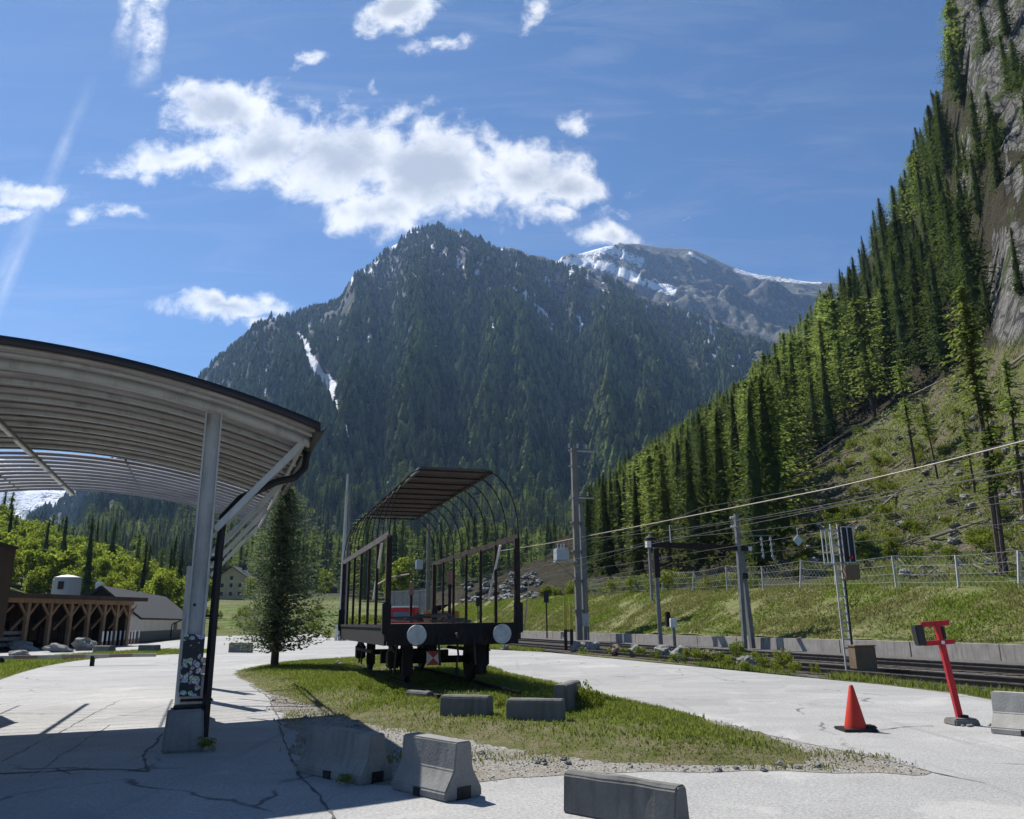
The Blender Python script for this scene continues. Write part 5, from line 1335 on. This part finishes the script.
MB().box((Ls/2, 5.2, hs/2), (Ls+.4, .12, hs)).build('back_wall', M['timber_dark'], e)
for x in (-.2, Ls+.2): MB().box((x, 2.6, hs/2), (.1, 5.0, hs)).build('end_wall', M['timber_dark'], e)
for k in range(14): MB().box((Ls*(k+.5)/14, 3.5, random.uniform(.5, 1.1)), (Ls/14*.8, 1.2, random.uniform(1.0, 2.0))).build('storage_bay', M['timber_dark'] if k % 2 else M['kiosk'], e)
for k in range(7): MB().bar((Ls*k/7+.3, .5, 1.2), (Ls*k/7+2.0, .5, hs-.4), .12, .12).build('inner_brace', M['timber'], e)
for k in range(3): MB().box((1.4, .25, .35+.35*k), (2.6, .08, .2)).build('front_rail', M['galv_dark'], e)
# white stakes
for k, x in enumerate((101.5, 106, 110, 114.5, 119, 123.5, 128, 131, 134, 138)):
    y0 = np.interp(x, [100, 138], [648.5, 643.8]); b = G(x, y0)
    o = thing('white_stake', 'white and red banded stake in the row in front of the timber shed', 'stake', b, 0, 'banded stakes by the shed')
    MB().tube([(0, 0, 0), (0, 0, .42)], .05, 8).build('lower_band', M['boom_r'], o); MB().tube([(0, 0, .42), (0, 0, 1.05)], .055, 8).build('upper_band', M['white'], o)
# white building with a dark gabled roof
pa, pb = G(128, 643.5), G(182, 637.5)
ang = math.atan2((pb-pa).y, (pb-pa).x); L = (pb-pa).length
e = thing('white_building', 'long white rendered building with a dark pitched roof and grey base', 'building', pa, ang)
hw = P(150, 614, (pa.y+pb.y)/2).z-.1; dp_ = 4.6; hr = P(131, 588, pa.y+1.5).z
MB().box((L/2, dp_/2, hw/2), (L, dp_, hw)).build('wall', M['plaster'], e)
MB().box((L/2, dp_/2, .45), (L+.05, dp_+.05, .9)).build('plinth', M['plaster_grey'], e)
gb = MB(); gb.prism([(0, hw), (dp_, hw), (dp_/2, hr-.1)], 0, L, Matrix(((0, 1, 0, 0), (1, 0, 0, 0), (0, 0, 1, 0), (0, 0, 0, 1)))); gb.build('gable', M['roof_dark'], e)
for s in (0, 1):
    a = Vector((L/2, dp_/2, hr+.05)); b = Vector((L/2, -.9 if s == 0 else dp_+.9, hw-.42))
    MB().bar(a, b, L+1.6, .16).build('roof', M['roof_dark'], e)
MB().bar((-1.0, -1.0, hw-.45), (L+.9, -1.0, hw-.45), .14, .12).build('gutter', M['iron'], e)
MB().tube([(L*.72, -.9, hw-.5), (L*.70, -.12, hw-.9), (L*.70, -.1, .1)], .06, 8).build('downpipe', M['iron'], e)
w_ = MB().box((L*.80, -.02, hw*.40), (2.0, .06, hw*.62)).build('door', M['plaster_grey'], e)
for k in range(4): MB().box((L*.80-.72+.48*k, -.06, hw*.42), (.30, .04, hw*.5)).build('door_panel', M['galv_dark'], w_)
# silo
b = P(65, 600, 75); e = thing('water_tank', 'pale round metal tank with a shallow dome behind the timber shed', 'tank', (b.x, b.y, 0))
rt = 12.6*75/797; zt = P(65, 577, 75).z
MB().lathe([(rt, -.1), (rt, zt-.25), (rt*.97, zt-.22), (rt*.96, zt-.05), (rt*.5, zt+.12), (.05, zt+.2)], 40).build('shell', M['tank'], e, smooth=True)
MB().box((0.1, -rt-.01, zt-.8), (.5, .08, .7)).build('hatch', M['black'], e)
MB().tube([(2.9, 0, 0), (2.9, 0, zt-.3)], .05, 6).build('vent_pipe', M['galv'], e)
MB().box((3.0, 0, zt-.9), (.6, .4, .8)).build('vent_box', M['white'], e, bevel=.05)
# brown kiosk at the left edge
b = G(-22, 720); e = thing('brown_kiosk', 'dark brown boarded kiosk corner at the left edge of the yard', 'kiosk', (b.x-.85, b.y-.1, 0), R(14))
zk = P(8, 540, b.y).z
MB().box((0, .6, .62), (1.0, 1.4, 1.24)).build('base', M['kiosk'], e)
MB().box((0, .6, 1.24+(zk-1.24)/2), (1.14, 1.5, zk-1.24)).build('upper_body', M['kiosk'], e, bevel=.01)
MB().box((0, .6, zk+.02), (1.2, 1.56, .05), Euler((0, R(3), 0))).build('roof', M['iron'], e)
# houses on the rise behind
def house(x0, x1, ybase, yeave, yridge, D, label, wall, roof, name, depth=8, ridge_side=False):
    a, b = P(x0, ybase, D), P(x1, ybase, D); L = (b-a).length; zb = a.z-1.2
    e = thing(name, label, 'house', (a.x, a.y, zb), math.atan2((b-a).y, (b-a).x)); ze = P(x0, yeave, D).z-zb; zr = P(x0, yridge, D).z-zb
    if ridge_side:
        MB().box((L/2, depth/2, ze/2), (L, depth, ze)).build('wall', wall, e)
        for s in (0, 1): MB().bar((L/2, depth/2, zr), (L/2, -.6 if s == 0 else depth+.6, ze-.3), L+1, .2).build('roof', roof, e)
    else:
        gb = MB(); gb.prism([(0, 0), (L, 0), (L, ze), (L/2, zr), (0, ze)], 0, depth); gb.build('wall', wall, e)
        for s in (0, 1): MB().bar((L/2, depth/2-.2, zr+.15), (-.6 if s == 0 else L+.6, depth/2-.2, ze-.25), depth+1.2, .22).build('roof', roof, e)
    return e, L, ze, zr
D = march(230, 599, main_h, 130, 500).y
e, L, ze, zr = house(214, 246, 599, 578, 567, D, 'cream coloured house with small dark windows on the meadow behind the yard', M['plaster_yellow'], M['roof_dark'], 'cream_house', 10)
for r_, zc in enumerate((2.8, 5.6, 8.0)):
    for k in range(3 if r_ < 2 else 1):
        x = L*(.22+.28*k) if r_ < 2 else L*.5
        if zc < zr-1: 
            w_ = MB().box((x, -.03, zc), (.95, .08, 1.3)).build('window', M['window'], e); MB().box((x, -.05, zc-.72), (1.2, .14, .1)).build('sill', M['white'], w_)
MB().box((L*.7, 5, zr), (.8, .8, 1.6)).build('chimney', M['roof_dark'], e)
D2 = march(326, 593, main_h, 130, 500).y
e, L, ze, zr = house(315, 334, 594, 587, 579, D2, 'small dark hut with a pale pitched roof between the pine and the tall pole', M['timber_dark'], M['roof_grey'], 'wooden_hut', 6)
# far stone wall and quarry seen through the wagon
a, b = P(388, 608, 118), P(430, 607, 114)
e = thing('stone_wall', 'grey stone retaining wall far behind the wagon', 'wall', (a+b)/2, math.atan2((b-a).y, (b-a).x)); Lw = (b-a).length; zt = P(400, 592, 116).z
for k in range(5): MB().box((-Lw/2+Lw*(k+.5)/5, 0, zt/2-a.z-.5), (Lw/5-.06, .8, zt+1)).build('wall_panel', M['wallc'], e, bevel=.03)
MB().box((0, 0, zt-a.z+.1), (Lw+.3, 1.0, .2)).build('coping', M['concrete_light'], e)
for k in range(120):
    x = random.uniform(462, 540); y = random.uniform(574, 608)-(540-x)*.0
    p = march(x, y, right_h, 80, 260)
    if p.y < 250: rock(p, random.uniform(.5, 1.5), 'pale rock in the rubble bank far behind the wagon', 'rocks in the far rubble bank')
for k in range(26):
    x = random.uniform(345, 470); p = P(x, 618, random.uniform(80, 108)); shrub((p.x, p.y, 0), random.uniform(1.2, 2.6), 'bush in the thicket far behind the wagon', 'bushes far behind the wagon')
for (x, y, h, D, lab) in ((401, 596, 7.5, 150, 'bright green tree lit by the sun behind the stone wall'), (325, 592, 6, 185, 'yellow green tree behind the small wooden hut'), (388, 598, 5, 150, 'small tree left of the sunlit tree behind the stone wall'), (160, 614, 8, 130, 'round green tree behind the white building'), (186, 610, 7, 150, 'dark green tree at the end of the white building'), (250, 596, 5, 190, 'small tree beside the cream house'), (205, 606, 7, 170, 'leafy tree left of the cream house')):
    p = P(x, y, D); place_broad((p.x, p.y, p.z-.5), h, lab, None)
for k in range(75):
    x = random.uniform(200, 345); y = random.uniform(612, 628); p = march(x, y, main_h, 100, 300) if y < 621 else G(x, y+6)
    if x < 340: shrub((p.x, p.y, p.z-.1), random.uniform(.9, 2.2), 'dark bush on the meadow beyond the yard', 'bushes on the meadow')
shrub(G(326, 640), 1.0, 'round low bush at the foot of the tall pole')
# red lorry and orange skip
b = G(405, 640); b = P(402, 636, 68); b.z = 0
zr_ = P(402, 607, 68).z
e = thing('red_truck', 'small red lorry with a white cab roof parked beyond the wagon', 'truck', (b.x, b.y, 0), R(-6))
cw = 2.0
MB().box((0, .9, (zr_+.5)/2), (cw, 1.8, zr_-.5)).build('cab', M['red'], e, bevel=.10)
MB().box((0, .9, zr_+.02), (cw*.96, 1.75, .12)).build('cab_roof', M['white'], e, bevel=.04)
MB().box((0, -.02, zr_-.75), (cw*.78, .06, .72)).build('windscreen', M.setdefault('screen', mat_basic('blue_glass', (.05, .09, .17), .1, .1, 1, 0, 0, None, .6)), e, bevel=.02)
for s in (-1, 1):
    MB().box((s*1.25, .1, zr_-.7), (.16, .12, .4)).build('wing_mirror', M['black'], e); MB().box((s*.8, -.02, .95), (.3, .05, .2)).build('headlight', M['porcelain'], e)
    for y in (.6, 3.6): MB().lathe([(.1, -.14), (.45, -.13), (.48, -.08), (.48, .08), (.45, .13), (.1, .14)], 20, (s*.92, y, .48), 'x').build('wheel', M['black'], e, smooth=True)
MB().box((0, -.05, .6), (cw, .16, .3)).build('bumper', M['gutter'], e, bevel=.03)
MB().box((0, 3.6, 1.25), (cw, 3.4, .9)).build('load_bed', M['red'], e, bevel=.03)
b = P(440, 630, 66); e = thing('orange_skip', 'low orange skip container beside the red lorry', 'container', (b.x, b.y, 0), R(-4)); zs = P(440, 611, 66).z
MB().box((0, .8, zs/2+.1), (2.6, 1.8, zs-.2)).build('body', M['orange'], e, bevel=.04)
for k in range(4): MB().box((-1.0+.66*k, -.14, zs/2+.1), (.1, .08, zs-.3)).build('rib', M['orange'], e)

# ------------------------------------------------------------------ grass
def blades(name, X, Y, Z, h, w, mat):
    n = len(X); a = RNG.uniform(0, 6.28, n); lean = RNG.normal(0, .35, (n, 2))*h[:, None]
    V = np.empty((n, 5, 3)); cx, cy = np.cos(a)*w, np.sin(a)*w
    V[:, 0] = np.stack([X-cx, Y-cy, Z], -1); V[:, 1] = np.stack([X+cx, Y+cy, Z], -1)
    m_ = np.stack([X+lean[:, 0]*.35, Y+lean[:, 1]*.35, Z+h*.6], -1); k = np.stack([cx, cy, 0*cx], -1)*.75
    V[:, 2] = m_+k; V[:, 3] = m_-k; V[:, 4] = np.stack([X+lean[:, 0], Y+lean[:, 1], Z+h], -1)
    i = np.arange(n)*5
    o = mesh_np(name, V.reshape(-1, 3), [np.stack([i, i+1, i+2, i+3], -1), np.stack([i+3, i+2, i+4], -1)], mat)
    return tag(o, kind='stuff')
def scatter_poly(poly, n):
    xs = [p[0] for p in poly]; ys = [p[1] for p in poly]; X = RNG.uniform(min(xs), max(xs), n); Y = RNG.uniform(min(ys), max(ys), n); k = inpoly(X, Y, poly); return X[k], Y[k]
X, Y = scatter_poly(island, 800000)
ed = dpoly(X, Y, island+[island[0]]); px, py = pix_np(X, Y, 0*X)
front = np.interp(px, [230, 300, 380, 480, 560, 700, 822], [678, 706, 731, 747, 762, 768, 762])-py
den = np.clip(ed/.35, .05, 1)*np.clip(.40+front/26, .15, 1)*np.clip((fbm(X*.9, Y*.9, 4, 5)-.36)*3.2, .26, .9)
und = (np.abs((X-WO.x)*math.cos(WA)+(Y-WO.y)*math.sin(WA)) < .6) & ((-(X-WO.x)*math.sin(WA)+(Y-WO.y)*math.cos(WA)) > -.8)
k = (RNG.random(len(X)) < den*np.where(und, .25, 1)); X, Y = X[k], Y[k]; fr2 = front[k]
h = RNG.uniform(.02, .062, len(X))*np.clip(.45+fr2/40, .4, 1.25)*(.7+.9*fbm(X*.7, Y*.7, 3, 15))
dry = RNG.random(len(X)) < np.clip(.62-fr2/45, .22, .7)+.35*(fbm(X*.8, Y*.8, 3, 77) > .58)
Z = island_h(X, Y)-.01
blades('grass', X[~dry], Y[~dry], Z[~dry], h[~dry], RNG.uniform(.005, .012, (~dry).sum()), M['grass'])
blades('dry_grass', X[dry], Y[dry], Z[dry], h[dry]*.8, RNG.uniform(.004, .009, dry.sum()), M['drygrass'])
X, Y = scatter_poly(left_poly, 60000); blades('grass', X, Y, left_h(X, Y)-.01, RNG.uniform(.05, .16, len(X)), RNG.uniform(.008, .016, len(X)), M['grass'])
# verge between road and track
n = 170000; u = RNG.uniform(-6, 75, n); r = RNG.uniform(9.5, 14.1, n); X, Y = RE.x*u+RR.x*r, RE.y*u+RR.y*r; px, py = pix_np(X, Y, 0*X)
ex = [p[0] for p in ((1100, 712), (1024, 706), (960, 694), (880, 684.5), (800, 677), (740, 671), (680, 663.5), (640, 659), (580, 654), (530, 651.5), (480, 649))][::-1]; ey = [712, 706, 694, 684.5, 677, 671, 663.5, 659, 654, 651.5, 649][::-1]
k = (py < np.interp(px, ex, ey)-.4) & (fbm(X*.5, Y*.5, 3, 35) > .30+.25*(r > 13.5)*RNG.random(n)); X, Y, u = X[k], Y[k], u[k]
wd = np.clip(.007+.0003*u, .006, .03)
dry = RNG.random(len(X)) < .22
hh = RNG.uniform(.06, .20, len(X))*(.5+fbm(X*.6, Y*.6, 3, 36))
blades('grass', X[~dry], Y[~dry], 0*X[~dry]-.02, hh[~dry], wd[~dry], M['grass']); blades('dry_grass', X[dry], Y[dry], 0*X[dry]-.02, hh[dry], wd[dry], M['drygrass'])
# embankment turf
n = 230000; u = RNG.uniform(2, 122, n)**1.0; r = RNG.uniform(24.5, 30.3, n); X, Y = RE.x*u+RR.x*r, RE.y*u+RR.y*r
k = fbm(X*.45, Y*.45, 4, 45)+RNG.uniform(-.15, .15, n) > .40; X, Y, u, r = X[k], Y[k], u[k], r[k]
Z = bank_z(u, r)+.34*(fbm(X*.55, Y*.55, 5, 9)-.5)-.03; nn = fbm(X*.35, Y*.35, 4, 46)+.25*fbm(X*2.2, Y*2.2, 3, 47)
dry = nn+RNG.uniform(-.12, .12, len(X)) > .56
hh = RNG.uniform(.06, .18, len(X))*(.5+fbm(X*1.1, Y*1.1, 3, 48)); wd = RNG.uniform(.014, .03, len(X))*(.7+u/80)
blades('grass', X[~dry], Y[~dry], Z[~dry], hh[~dry], wd[~dry], M['grass']); blades('dry_grass', X[dry], Y[dry], Z[dry], hh[dry], wd[dry], M['drygrass'])
# asphalt seams and cracks, and a rib shadow painted as a dark line
def seam_or_shadow(px, wd, name='asphalt_seam_or_shadow'):
    P_ = [Vector(g2(*p)) for p in px]; Q = []
    for a, b in zip(P_, P_[1:]):
        n = max(2, int((b-a).length/.12))
        for k in range(n):
            p = a.lerp(b, k/n); p += Vector((float(fbm(np.array(p.x*3), np.array(p.y*3), 3, 4))-.5, float(fbm(np.array(p.x*3), np.array(p.y*3), 3, 8))-.5))*.10; Q.append(p)
    V = []; Fq = []
    for i, p in enumerate(Q):
        d = (Q[min(i+1, len(Q)-1)]-Q[max(0, i-1)]).normalized(); q = Vector((-d.y, d.x)); w_ = wd*random.uniform(.15, .85)
        V += [(p.x+q.x*w_, p.y+q.y*w_, .006), (p.x-q.x*w_, p.y-q.y*w_, .006)]
        if i: Fq.append((2*i-2, 2*i-1, 2*i+1, 2*i))
    return tag(mesh_np(name, V, np.array(Fq), M['seam_or_shadow']), kind='structure')
M['seam_or_shadow'] = mat_basic('bitumen_seam_or_shadow', (.085, .085, .086), .8, .3, 6)
seam_or_shadow(((249, 684), (268, 697), (277, 715), (282, 733), (289, 754), (300, 775), (318, 797), (338, 822)), .022)
seam_or_shadow(((0, 774), (40, 772), (90, 769), (128, 770), (148, 772), (143, 757), (163, 733)), .03)
seam_or_shadow(((-40, 714), (60, 713), (160, 712), (300, 710)), .012)  # shadow of the last canopy rib, painted as a thin dark line
seam_or_shadow(((0, 762), (40, 742), (75, 724), (120, 700)), .012); seam_or_shadow(((30, 778), (60, 757), (90, 738), (112, 724)), .010)  # two thin dark lines slanting over the asphalt
seam_or_shadow(((56, 769), (70, 775), (92, 772)), .02); seam_or_shadow(((744, 729.5), (800, 742), (870, 757), (940, 775), (1000, 786)), .018); seam_or_shadow(((860, 733), (905, 727), (945, 726)), .02)
# loose pebbles
def pebbles(X, Y, mat, lo, hi):
    n = len(X); s = RNG.uniform(lo, hi, n)[:, None]; base = np.array([(1, 0, 0), (0, 1, 0), (-1, 0, 0), (0, -1, 0), (0, 0, .8), (0, 0, -.5)]); a = RNG.uniform(0, 6.28, n); c, s2 = np.cos(a)[:, None], np.sin(a)[:, None]
    bx = base[None, :, 0]*RNG.uniform(.6, 1.4, (n, 1)); by = base[None, :, 1]*RNG.uniform(.6, 1.2, (n, 1)); bz = base[None, :, 2]*RNG.uniform(.5, 1, (n, 1))
    V = np.stack([X[:, None]+(bx*c-by*s2)*s, Y[:, None]+(bx*s2+by*c)*s, .008+bz*s+0*bx], -1).reshape(-1, 3)
    f = np.array([(0, 1, 4), (1, 2, 4), (2, 3, 4), (3, 0, 4), (1, 0, 5), (2, 1, 5), (3, 2, 5), (0, 3, 5)]); return tag(mesh_np('pebbles', V, (f[None]+6*np.arange(n)[:, None, None]).reshape(-1, 3), mat), kind='stuff')
gp2 = ragged(gravel_poly, .5); X, Y = scatter_poly(gp2, 26000); pebbles(X, Y, M['rock'], .004, .016)
# sparse dry grass along the gravel, rough grass on the cleared slope
X, Y = scatter_poly(gp2, 90000); k = fbm(X*1.4, Y*1.4, 4, 91)+RNG.uniform(-.1, .1, len(X)) > .60; X, Y = X[k], Y[k]
blades('dry_grass', X, Y, 0*X, RNG.uniform(.02, .06, len(X)), RNG.uniform(.004, .009, len(X)), M['drygrass'])
n = 260000; az = RNG.uniform(R(12), R(52), n); t_ = RNG.uniform(.01, .62, n)**1.2; rho, z = rh_z(az, t_); X, Y = rho*np.sin(az), rho*np.cos(az); px, py = pix_np(X, Y, z)
k = inpoly(px, py, clearing) & (px < 1150) & (fbm(X*.25, Y*.25, 4, 92)+RNG.uniform(-.1, .1, n)-.22*np.clip((860-px)/120, 0, 1)*(py > 470) > .47); X, Y, z, rho = X[k], Y[k], z[k], rho[k]; dr = RNG.random(len(X)) < .42
hh = RNG.uniform(.15, .45, len(X)); wd = .0006*rho*RNG.uniform(.6, 1.4, len(X))
blades('slope_grass', X[~dr], Y[~dr], z[~dr]-.05, hh[~dr], wd[~dr], M['grass']); blades('slope_dry_grass', X[dr], Y[dr], z[dr]-.05, hh[dr], wd[dr], M['drygrass'])
# tufts at the foot of barriers and column, weeds on the island
for (x, y, s) in ((205, 752, .22), (368, 783, .16), (345, 786, .14), (300, 770, .12)): shrub(G(x, y), s, 'small tuft of weeds at the foot of a concrete block', 'weed tufts at concrete feet', s*.8)
for (x, y, s, sz) in ((585, 718, .28, .55), (380, 700, .3, .3), (400, 703, .3, .28), (345, 684, .5, .22), (318, 683, .4, .2), (366, 696, .35, .3), (596, 716, .3, .4), (500, 716, .2, .3)): shrub(G(x, y), s, 'leafy weed clump in the grass of the island', 'weed clumps on the island', sz)
# ------------------------------------------------------------------ light, sky, air
SUN = Vector((-.51, .60, 1.0)).normalized()
sl = bpy.data.lights.new('sun', 'SUN'); sl.energy = 5.0; sl.angle = R(.53); sl.color = (1.0, .955, .89)
so = bpy.data.objects.new('sun', sl); link(so); so.rotation_euler = SUN.to_track_quat('Z', 'Y').to_euler()
W = bpy.data.worlds.new('World'); S.world = W; W.use_nodes = True; nt = W.node_tree; nt.nodes.clear()
class WN(NT):
    def __init__(s): s.t = nt
w = WN()
out = w.n('ShaderNodeOutputWorld'); bg = w.n('ShaderNodeBackground', {'Strength': .072})
sky = w.n('ShaderNodeTexSky', sky_type='NISHITA', sun_disc=False, sun_elevation=math.asin(SUN.z), sun_rotation=math.atan2(SUN.x, SUN.y), altitude=1200.0, air_density=1.0, dust_density=.2, ozone_density=6.0)
v = w.tc('Generated'); sep = w.n('ShaderNodeSeparateXYZ', {0: v})
ysafe = w.math('MAXIMUM', sep.outputs[1], .02)
U = w.math('DIVIDE', sep.outputs[0], ysafe); V_ = w.math('DIVIDE', sep.outputs[2], ysafe)
uv = w.n('ShaderNodeCombineXYZ', {0: U, 1: V_, 2: 0.0}).outputs[0]
# ragged edges
wn = w.n('ShaderNodeTexNoise', {'Vector': uv, 'Scale': 7.0, 'Detail': 6.0, 'Roughness': .6}).outputs['Color']
wv = w.n('ShaderNodeVectorMath', {0: w.n('ShaderNodeVectorMath', {0: wn, 1: (.5, .5, .5)}, operation='SUBTRACT').outputs[0], 'Scale': .085}, operation='SCALE').outputs[0]
uvw = w.n('ShaderNodeVectorMath', {0: uv, 1: wv}, operation='ADD').outputs[0]
def blob(x, y, rx, ry, rot=0, k=1.0, soft=None):
    d = ray(x, y); c = (d[0]/d[1], d[2]/d[1], 0)
    sub = w.n('ShaderNodeVectorMath', {0: uvw, 1: c}, operation='SUBTRACT').outputs[0]
    if rot: sub = w.n('ShaderNodeVectorRotate', {'Vector': sub, 'Angle': R(rot)}, rotation_type='Z_AXIS').outputs[0]
    s = 1/F*1.16
    mp = w.n('ShaderNodeVectorMath', {0: sub, 1: (1/(rx*s), 1/(ry*s), 0)}, operation='MULTIPLY').outputs[0]
    L = w.n('ShaderNodeVectorMath', {0: mp}, operation='LENGTH').outputs['Value']
    return w.fr(L, 0, 1.6, k, 0)
blobs = [(225, 112, 62, 40, 0, 1.0), (195, 100, 40, 26, 0, .8), (262, 150, 75, 40, 0, 1.05), (170, 160, 75, 20, -8, .85), (345, 160, 80, 52, 0, 1.1), (430, 170, 90, 50, 0, 1.15), (520, 180, 75, 42, 0, 1.1), (570, 190, 45, 30, 0, 1.0), (385, 205, 60, 34, 0, .95), (350, 205, 45, 25, 20, .8), (395, 115, 50, 16, -15, .7), (300, 130, 30, 25, 0, .7),
         (555, 218, 30, 14, 0, .8), (610, 236, 44, 14, 5, .85), (30, 190, 55, 14, 5, .9), (10, 210, 30, 9, -10, .8), (88, 207, 22, 12, 0, .7), (128, 210, 25, 9, 20, .62), (228, 305, 62, 12, -4, 1.0), (262, 318, 26, 14, 10, .85), (265, 297, 18, 12, 0, .7), (400, 12, 48, 26, -25, 1.0), (435, 42, 38, 12, -20, .7), (310, 62, 26, 10, -25, .62), (343, 92, 16, 9, -40, .5), (372, 80, 9, 12, 0, .42), (572, 118, 24, 14, 0, .66), (537, 18, 12, 24, 40, .62), (640, 188, 22, 9, -25, .42), (625, 215, 16, 9, -30, .45), (690, 220, 10, 5, 0, .35)]
cov = None
for b in blobs:
    f_ = blob(*b); cov = f_ if cov is None else w.math('MAXIMUM', cov, f_)
fine = w.noise(uv, 24, 8, .62, .3); mid = w.noise(uv, 9, 5, .55, .4)
den = w.math('ADD', cov, w.math('ADD', w.math('MULTIPLY', w.math('SUBTRACT', fine, .5), 1.15), w.math('MULTIPLY', w.math('SUBTRACT', mid, .5), .55)))
cl = w.n('ShaderNodeMapRange', {'Value': den, 'From Min': .26, 'From Max': .74}, interpolation_type='SMOOTHSTEP').outputs[0]
# contrails
def trail(x0, y0, x1, y1, wd, k, n_scale):
    d0, d1 = ray(x0, y0), ray(x1, y1); a = Vector((d0[0]/d0[1], d0[2]/d0[1], 0)); b_ = Vector((d1[0]/d1[1], d1[2]/d1[1], 0)); ax = (b_-a); L = ax.length; ax /= L; ay = Vector((-ax.y, ax.x, 0))
    sub = w.n('ShaderNodeVectorMath', {0: uvw if n_scale > 30 else uv, 1: tuple(a)}, operation='SUBTRACT').outputs[0]
    t = w.math('DIVIDE', w.n('ShaderNodeVectorMath', {0: sub, 1: tuple(ax)}, operation='DOT_PRODUCT').outputs['Value'], L)
    s = w.math('ABSOLUTE', w.n('ShaderNodeVectorMath', {0: sub, 1: tuple(ay)}, operation='DOT_PRODUCT').outputs['Value'])
    m_ = w.math('MULTIPLY', w.fr(s, 0, wd/F*1.1, 1, 0), w.math('MULTIPLY', w.fr(t, -.05, .18), w.fr(t, .7, 1.05, 1, 0)))
    nz = w.noise(uv, n_scale, 6, .65)
    return w.math('MULTIPLY', w.math('MULTIPLY', m_, w.fr(nz, .30, .62)), k, clamp=True)
for tr_ in ((168, -50, 134, 82, 20, 1.1, 40), (150, -60, 120, 55, 16, .9, 46), (-12, 330, 92, 78, 10, .34, 12), (-5, 290, 40, 200, 14, .25, 14)):
    cl = w.math('MAXIMUM', cl, trail(*tr_))
cirrus = w.noise(w.mapping(uv, (1.1, 6.0, 1), (0, 0, R(-24))), 2.6, 7, .62, 1.2)
cir2 = w.noise(uv, 1.7, 3, .5)
ci = w.math('MULTIPLY', w.fr(cirrus, .46, .80, 0, .26), w.fr(cir2, .35, .65, .25, 1))
up = w.math('GREATER_THAN', sep.outputs[1], .03)
cl = w.math('MULTIPLY', cl, up); ci = w.math('MULTIPLY', ci, up)
# clouds: bright thin rims, greyer thick hearts
core = w.n('ShaderNodeMapRange', {'Value': w.math('ADD', cov, w.math('MULTIPLY', w.math('SUBTRACT', mid, .5), 1.2)), 'From Min': .55, 'From Max': 1.0}, interpolation_type='SMOOTHSTEP').outputs[0]
BR = 8.0
ccol = w.mix(core, (1.0*BR, 1.0*BR, 1.0*BR), (.50*BR, .53*BR, .58*BR))
skyc = w.n('ShaderNodeHueSaturation', {'Color': sky.outputs[0], 'Saturation': 1.12, 'Value': .76}).outputs[0]
c1 = w.mix(ci, skyc, (.62*BR, .66*BR, .74*BR))
c2 = w.mix(cl, c1, ccol)
w.set(bg, 'Color', c2); nt.links.new(bg.outputs[0], out.inputs['Surface'])

hz = MB().box((0, 0, 1150), (11400, 11400, 2306)); ho = hz.build('haze', None); tag(ho, kind='stuff')
hm = bpy.data.materials.new('air'); hm.use_nodes = True; t = hm.node_tree; t.nodes.clear()
mo = t.nodes.new('ShaderNodeOutputMaterial'); pv = t.nodes.new('ShaderNodeVolumePrincipled')
pv.inputs['Color'].default_value = (.36, .58, 1.0, 1); pv.inputs['Density'].default_value = HAZE; pv.inputs['Anisotropy'].default_value = .3
t.links.new(pv.outputs[0], mo.inputs['Volume']); ho.data.materials.append(hm)

cam = bpy.data.cameras.new('camera'); co = bpy.data.objects.new('camera', cam); link(co)
cam.sensor_fit = 'HORIZONTAL'; cam.sensor_width = 36; cam.lens = 36*F/1024; cam.clip_end = 20000; cam.clip_start = .05
f_ = Vector(ray(512, 409.5)); r_ = (Vector(ray(513, 409.5))-f_).normalized(); u_ = r_.cross(f_).normalized()
co.matrix_world = Matrix.Translation((0, 0, EYE)) @ Matrix((r_, u_, -f_)).transposed().to_4x4()
S.camera = co
S.view_settings.view_transform = 'Standard'; S.view_settings.look = 'None'; S.view_settings.exposure = EXPO; S.view_settings.gamma = 1.0
S.render.engine = 'CYCLES'; S.cycles.max_bounces = 6; S.cycles.diffuse_bounces = 3; S.cycles.transmission_bounces = 3; S.cycles.transparent_max_bounces = 4; S.cycles.volume_bounces = 1; S.cycles.use_denoising = True
W.cycles.sampling_method = 'MANUAL'; W.cycles.sample_map_resolution = 512
